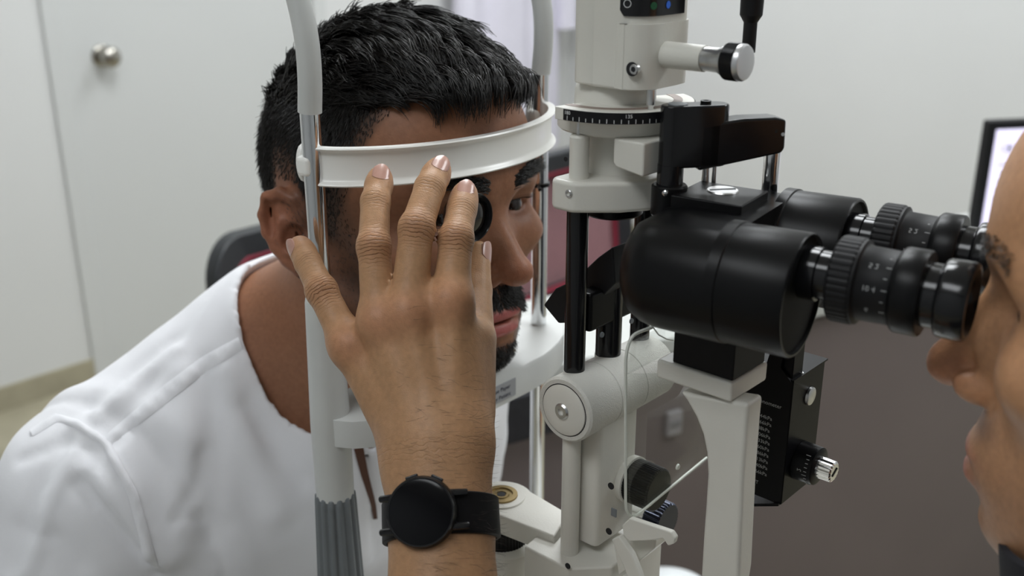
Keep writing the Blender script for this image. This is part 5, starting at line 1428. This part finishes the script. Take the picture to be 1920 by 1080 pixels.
# dark hairs' tint over the back of the hand and forearm
arm_t = (xv - WR) @ fdir
xc = mixc(xc, (.30, .16, .08), .32 * np.clip(.5 + .8 * noise3(xv, 120, 21), 0, 1) * sstep(arm_t, -.075, .0) * hm)
M_XSKIN = tone_mat('fair_skin', .44, .10, .16, 1300, .28, crease=True)
examiner = mesh_obj('person', xv, xq, M_XSKIN, None, xc)
along = np.zeros(len(xv), np.float32); fold = np.zeros(len(xv), np.float32)
for k in ('little', 'ring', 'middle', 'index'):
    J, rr = FJ[k]
    for jj, wgt, sz in ((1, 1.0, .0085), (2, .75, .0050)):
        w_ = wgt * np.exp(-(np.linalg.norm(xv - (J[jj] + ndor * rr[jj] * .8), axis=1) / sz) ** 2) * hm
        t = (xv - J[jj]) @ unit(J[min(jj + 1, 3)] - J[jj - 1]); g_ = w_ > fold; along[g_] = t[g_]; fold[g_] = w_[g_]
w_ = .20 * np.exp(-(((xv - (WR - fdir * .004)) @ fdir) / .007) ** 2) * hm; g_ = w_ > fold; along[g_] = (((xv - WR) @ fdir) * .6)[g_]; fold[g_] = w_[g_]
for nm_, ar_ in (('along', along), ('fold', fold)):
    at_ = examiner.data.attributes.new(nm_, 'FLOAT', 'POINT'); at_.data.foreach_set('value', ar_.astype(np.float32))
tag(examiner, 'examiner at the eyepieces whose hand holds a lens before the patient', 'person')
print('examiner', len(xv))
for s in (-1, 1): eye(from_xh, XR, XS, s, examiner)
# fine arm hair
def armhair_mask(c):
    t = (c - WR) @ fdir; s = (c - WR) @ ndor; return ((t > -.075) & (t < .11) & (s > .002) & (c[:, 0] < .22)).astype(float) * np.clip(.3 + t * 8 + .5, .15, 1)
ra_, na_ = sample_surface(xv, xq, armhair_mask, 900)
M_AHAIR = mat('brown_arm_hair', (.035, .022, .014), .5)
_nr = na_.copy(); _nr[(_nr @ ndor) < 0] *= -1
def ah_dir(P, t): return (-nside * .9 + fdir * .15)[None] + _nr * (.40 - .5 * t)
if float(nside @ RT) < 0: 
    pass
tag(strands('arm_hair', ra_, ah_dir, .0055 + .003 * RNG.random(900), 4, .00006, M_AHAIR, examiner, .30), kind='stuff')
# eyebrows and short hair
def xbrow(c):
    q = to_xh(c); a = np.abs(q[:, 1]); zc = .0170 + .005 * np.sin((a - .012) / .036 * 2.4)
    return ((a > .010) & (a < .048) & (np.abs(q[:, 2] - zc) < .004) & (q[:, 0] > -.02) & (c[:, 0] > .30)).astype(float)
rx_, _ = sample_surface(xv, xq, xbrow, 520)
def xb_dir(P, t):
    q = (P - XO) @ XR; s = np.sign(q[:, 1:2]); d = np.concatenate([np.full((len(q), 1), .45 - .8 * t), s, np.full((len(q), 1), .4 - .5 * t)], 1); return d @ XR.T
tag(strands('eyebrow', rx_, xb_dir, .0060, 3, .00013, M_HAIR, examiner, .2), kind='stuff')
def xhair(c): q = to_xh(c); return ((hairline(q) > .016) & (q[:, 2] > -.04) & (c[:, 0] > .36) & (c[:, 2] > 1.12)).astype(float)
rx2, nx2 = sample_surface(xv, xq, xhair, 5000)
nx2[((nx2 * (rx2 - from_xh((-.078, 0, .02)))).sum(1)) < 0] *= -1
tag(strands('hair', rx2, lambda P, t: nx2 * .6 + (XR @ V(-.6, 0, -.3))[None], .012, 3, .0004, M_HAIR, examiner, .2), kind='stuff')
# nails
M_NAIL = mat('fingernail', (.46, .255, .20), .28, var=.05, vscale=200, coat=.2)
def nail(c, along, nrm, L, W, rad, name='fingernail'):
    a = unit(along); n = unit(nrm - a * (nrm @ a)); s = np.cross(n, a); vs = []; fs = []; NA, NS = 8, 10
    for layer in (0, 1):
        for i in range(NA + 1):
            u = -1 + 2 * i / NA
            wid = W * (1 - .30 * max(0, u) ** 3 - .12 * max(0, -u) ** 4)
            if abs(u) > .8: wid *= 1 - 1.5 * (abs(u) - .8)
            for j in range(NS + 1):
                v = -1 + 2 * j / NS; th = v * wid / rad
                vs.append(c + a * (u * L - .0008 * v * v * np.sign(u)) + s * (rad * math.sin(th)) + n * (rad * math.cos(th) - rad - .0004 * max(0, u) ** 2 - .0009 * layer))
    k = (NA + 1) * (NS + 1)
    for i in range(NA):
        for j in range(NS):
            q = (i * (NS + 1) + j, (i + 1) * (NS + 1) + j, (i + 1) * (NS + 1) + j + 1, i * (NS + 1) + j + 1); fs += [q, tuple(k + x for x in q[::-1])]
    b = [j for j in range(NS + 1)] + [i * (NS + 1) + NS for i in range(1, NA + 1)] + [NA * (NS + 1) + j for j in range(NS - 1, -1, -1)] + [i * (NS + 1) for i in range(NA - 1, 0, -1)]
    for i in range(len(b)): fs.append((b[i], b[(i + 1) % len(b)], k + b[(i + 1) % len(b)], k + b[i]))
    return MB().add(vs, fs).build(name, M_NAIL, examiner, angle=60)
def surf_pt(p, dirv):
    """walk outwards from p until just outside the examiner's surface."""
    ts = np.linspace(0, .02, 120); d = examiner_fn((p[None] + np.outer(ts, dirv)).astype(np.float32)); i = np.argmax(d > 0); return p + dirv * ts[i]
for k, W_n, L_n, px, py in (('ring', .0050, .0062, 715, 330), ('middle', .0052, .0064, 823, 314), ('index', .0050, .0058, 875, 358)):
    J, rr = FJ[k]; al = unit(J[3] - J[2])
    nd = unit(unit(CAM - J[3]) - al * (unit(CAM - J[3]) @ al))
    c = surf_pt(J[3] - al * .0020, nd); nail(c + nd * .0004, al, nd, L_n * .92, W_n, .0085)
J, rr = FJ['little']; al = unit(J[3] - J[2]); vw = unit(CAM - J[3]); nd = unit(-RT * .75 + vw * .55); nd = unit(nd - al * (nd @ al))
c = surf_pt(J[3] - al * .0015, nd); nail(c + nd * .0004, al, nd, .0058, .0042, .0075)
J, rr = FJ['thumb']; al = unit(J[3] - J[2]); nd = unit(RT * .8 + unit(CAM - J[3]) * .45); nd = unit(nd - al * (nd @ al))
c = surf_pt(J[3] - al * .001, nd); nail(c + nd * .0004, al, nd, .0065, .0055, .0095)
# dark shirt of the examiner
def xshirt_fn(P):
    t = s_cap(P, V(.60, -.015, .91), V(.66, -.015, .60), .11, .12)
    for y in (-.08, .07): t = smin(t, s_cap(P, V(.60, y, .90), V(.66, y, .60), .085, .09), .04)
    t = smin(t, s_cap(P, XSL + V(0, .02, 0), XSR + V(0, -.02, 0), .058), .05)
    t = smin(t, s_cap(P, XN + V(.02, 0, -.02), V(.58, -.015, .93), .066, .09), .04)
    u = XSL + (ELB - XSL) * .62; a = unit(ELB - XSL)
    e = smax(s_cap(P, XSL, u, .056, .054), (P - u.astype(np.float32)) @ a.astype(np.float32), .004); t = smin(t, e, .03)
    e2 = V(.50, .24, .72); u = XSR + (e2 - XSR) * .7; a = unit(e2 - XSR)
    e = smax(s_cap(P, XSR, u, .056, .054), (P - u.astype(np.float32)) @ a.astype(np.float32), .004); t = smin(t, e, .03)
    t = t - .009 + .0015 * noise3(P, 40, 3)
    q = P - (XN + V(.005, 0, .02)).astype(np.float32); ax = unit(V(-.55, 0, 1.0)); tt = q @ ax.astype(np.float32); rr_ = np.linalg.norm(q - np.outer(tt, ax.astype(np.float32)), axis=1)
    return smax(t, .070 - rr_ - np.where(tt < -.06, .1, 0), .004)
g1 = axis_grid([(.36, .82, .008)]); g2 = axis_grid([(-.34, .34, .008)]); g3 = axis_grid([(.50, 1.12, .008)])
wv, wq = polygonise(xshirt_fn, g1, g2, g3)
xs_o = mesh_obj('shirt', wv, wq, mat('black_cotton', (.015, .015, .02), .85, var=.1), examiner); xs_o['label'] = 'black shirt'
_ca = unit(from_xh((-.075, 0, -.035)) - XN)
MB().lathe([(-.02, .074), (.03, .069), (.066, .0670), (.067, .0645), (.03, .063), (-.02, .066)], XN + V(-.022, -.006, .006), _ca, 56, cap=False).build('collar', MATS['black_cotton'], xs_o, angle=50)

# ------------------------------------------------------------------ wrist watch
wc = onD(788, 960, .487); wn = unit(unit(CAM - wc) + RT * -.22 + UP * .02); wu = unit(-fdir - wn * (-fdir @ wn)); ws = np.cross(wu, wn)
wt = thing('wrist_watch', wc, 'round black smart watch on the examiner wrist', 'watch')
RW = .0170
MB().lathe([(-.0105, RW - .003), (-.0075, RW - .0005), (-.0030, RW), (-.0008, RW - .0006), (-.0002, RW - .0016)], wc, wn, 72).build('watch_case', M_BLACK, wt, angle=40)
MB().lathe([(-.0010, RW - .0016), (.0000, RW - .0019), (.0003, RW - .0040), (.0004, .0003)], wc, wn, 72).build('watch_glass', mat('black_glass', (.003, .003, .004), .12, var=.02, spec=.25), wt, angle=40)
MB().lathe([(-.0012, RW - .0006), (.0001, RW - .0010), (.0001, RW - .0018), (-.0012, RW - .0018)], wc, wn, 72, cap=False).build('bezel', M_BLKG, wt)
for a, nm in ((math.radians(104), 'crown_button'), (math.radians(62), 'crown_button')):
    p = wc + (ws * math.cos(a) + wu * math.sin(a)) * (RW + .0002) - wn * .0045
    MB().box(p, (.0062, .0018, .0022), axes=(unit(-ws * math.sin(a) + wu * math.cos(a)), unit(ws * math.cos(a) + wu * math.sin(a)), wn)).build(nm, M_BLKG, wt, .0006)
# strap: loop round the forearm at the watch
fa = WR + fdir * ((wc - WR) @ fdir)
sd = unit(np.cross(fdir, wn)); 
if sd @ RT < 0: sd = -sd
# radius of the arm in each direction by marching the body surface
ring = []
for k in range(72):
    th = 2 * math.pi * k / 72; dv = sd * math.cos(th) + wn * math.sin(th); dv = unit(dv - fdir * (dv @ fdir))
    ts = np.linspace(.008, .05, 200); dd_ = examiner_fn((fa[None] + np.outer(ts, dv)).astype(np.float32)); i = np.argmax(dd_ > 0); ring.append(ts[i] if dd_.max() > 0 else .03)
ring = np.array(ring); ring = np.real(np.fft.ifft(np.fft.fft(ring) * (np.abs(np.fft.fftfreq(72)) < .09)))
HWS = .0103
def strap_arc(t0, t1, n, name, lift=0.0):
    vs = []; fs = []
    for i in range(n + 1):
        th = t0 + (t1 - t0) * i / n; dv = sd * math.cos(th) + wn * math.sin(th); dv = unit(dv - fdir * (dv @ fdir))
        r = np.interp((th % (2 * math.pi)) / (2 * math.pi) * 72, np.arange(73), np.r_[ring, ring[0]])
        for r_o, h in ((r + .0003, -1), (r + .0003, 1), (r + .0026 + lift, .94), (r + .0026 + lift, -.94)): vs.append(fa + dv * r_o + fdir * (h * HWS))
    for i in range(n):
        for k in range(4): fs.append((i * 4 + k, i * 4 + (k + 1) % 4, (i + 1) * 4 + (k + 1) % 4, (i + 1) * 4 + k))
    fs += [(3, 2, 1, 0), tuple(n * 4 + k for k in range(4))]
    return MB().add(vs, fs).build(name, mat('black_silicone', (.005, .005, .006), .5, var=.1, spec=.2), wt, .0006)
thc = math.atan2((wc - fa) @ wn, (wc - fa) @ sd)
strap_arc(thc - .50, thc - .50 - 2.6, 60, 'strap'); strap_arc(thc + .48, thc + .48 + 2.6, 60, 'strap')
for s_, a_ in ((1, .35), (1, -.35), (-1, .35), (-1, -.35)):
    p0 = wc + (ws * 0 + sd * (s_ * (RW - .002))) + (-fdir) * (a_ * .0225) - wn * .0050
    p1 = p0 + sd * (s_ * .0060) - wn * .0035 
    MB().tube([p0 - sd * (s_ * .004), p0, p1], lambda t: .0021 - .0004 * t, 10).build('lug', M_BLKG, wt)

# ------------------------------------------------------------------ hand-held lens
lc = onY(889, 409, -.040); la = unit(V(1, -.06, .0))
ln = thing('hand_lens', lc, 'black-rimmed examination lens held before the patient eye', 'lens')
MB().lathe([(-.0150, .0100), (-.0140, .0118), (-.0095, .0140), (-.0020, .0148), (-.0004, .0146), (.0, .0138), (-.0004, .0122), (-.0020, .0116), (-.0140, .0095), (-.0150, .0092)], lc, la, 64, cap=False).build('lens_rim', M_BLKG, ln, angle=40)
M_GLS = mat('dark_lens_glass', (.012, .009, .008), .08, var=.02, spec=.5, coat=.2)
MB().lathe([(-.0030, .0117), (-.0012, .0090), (-.0002, .0050), (.0002, .0003)], lc, la, 48).build('lens_glass', M_GLS, ln, angle=80)
MB().lathe([(.0, .0138), (.0004, .0140), (.0004, .0143), (-.0002, .0146)], lc, la, 64, cap=False).build('rim_ring', M_BLKG, ln)
gp = onD(836, 397, .600)
MB().lathe([(0, .0009), (.0008, .0005), (.0009, .0001)], gp, unit(CAM - gp), 12).build('lens_glint', M_BRASS, ln)  # orange reflection on the lens, put in as a small bronze bead
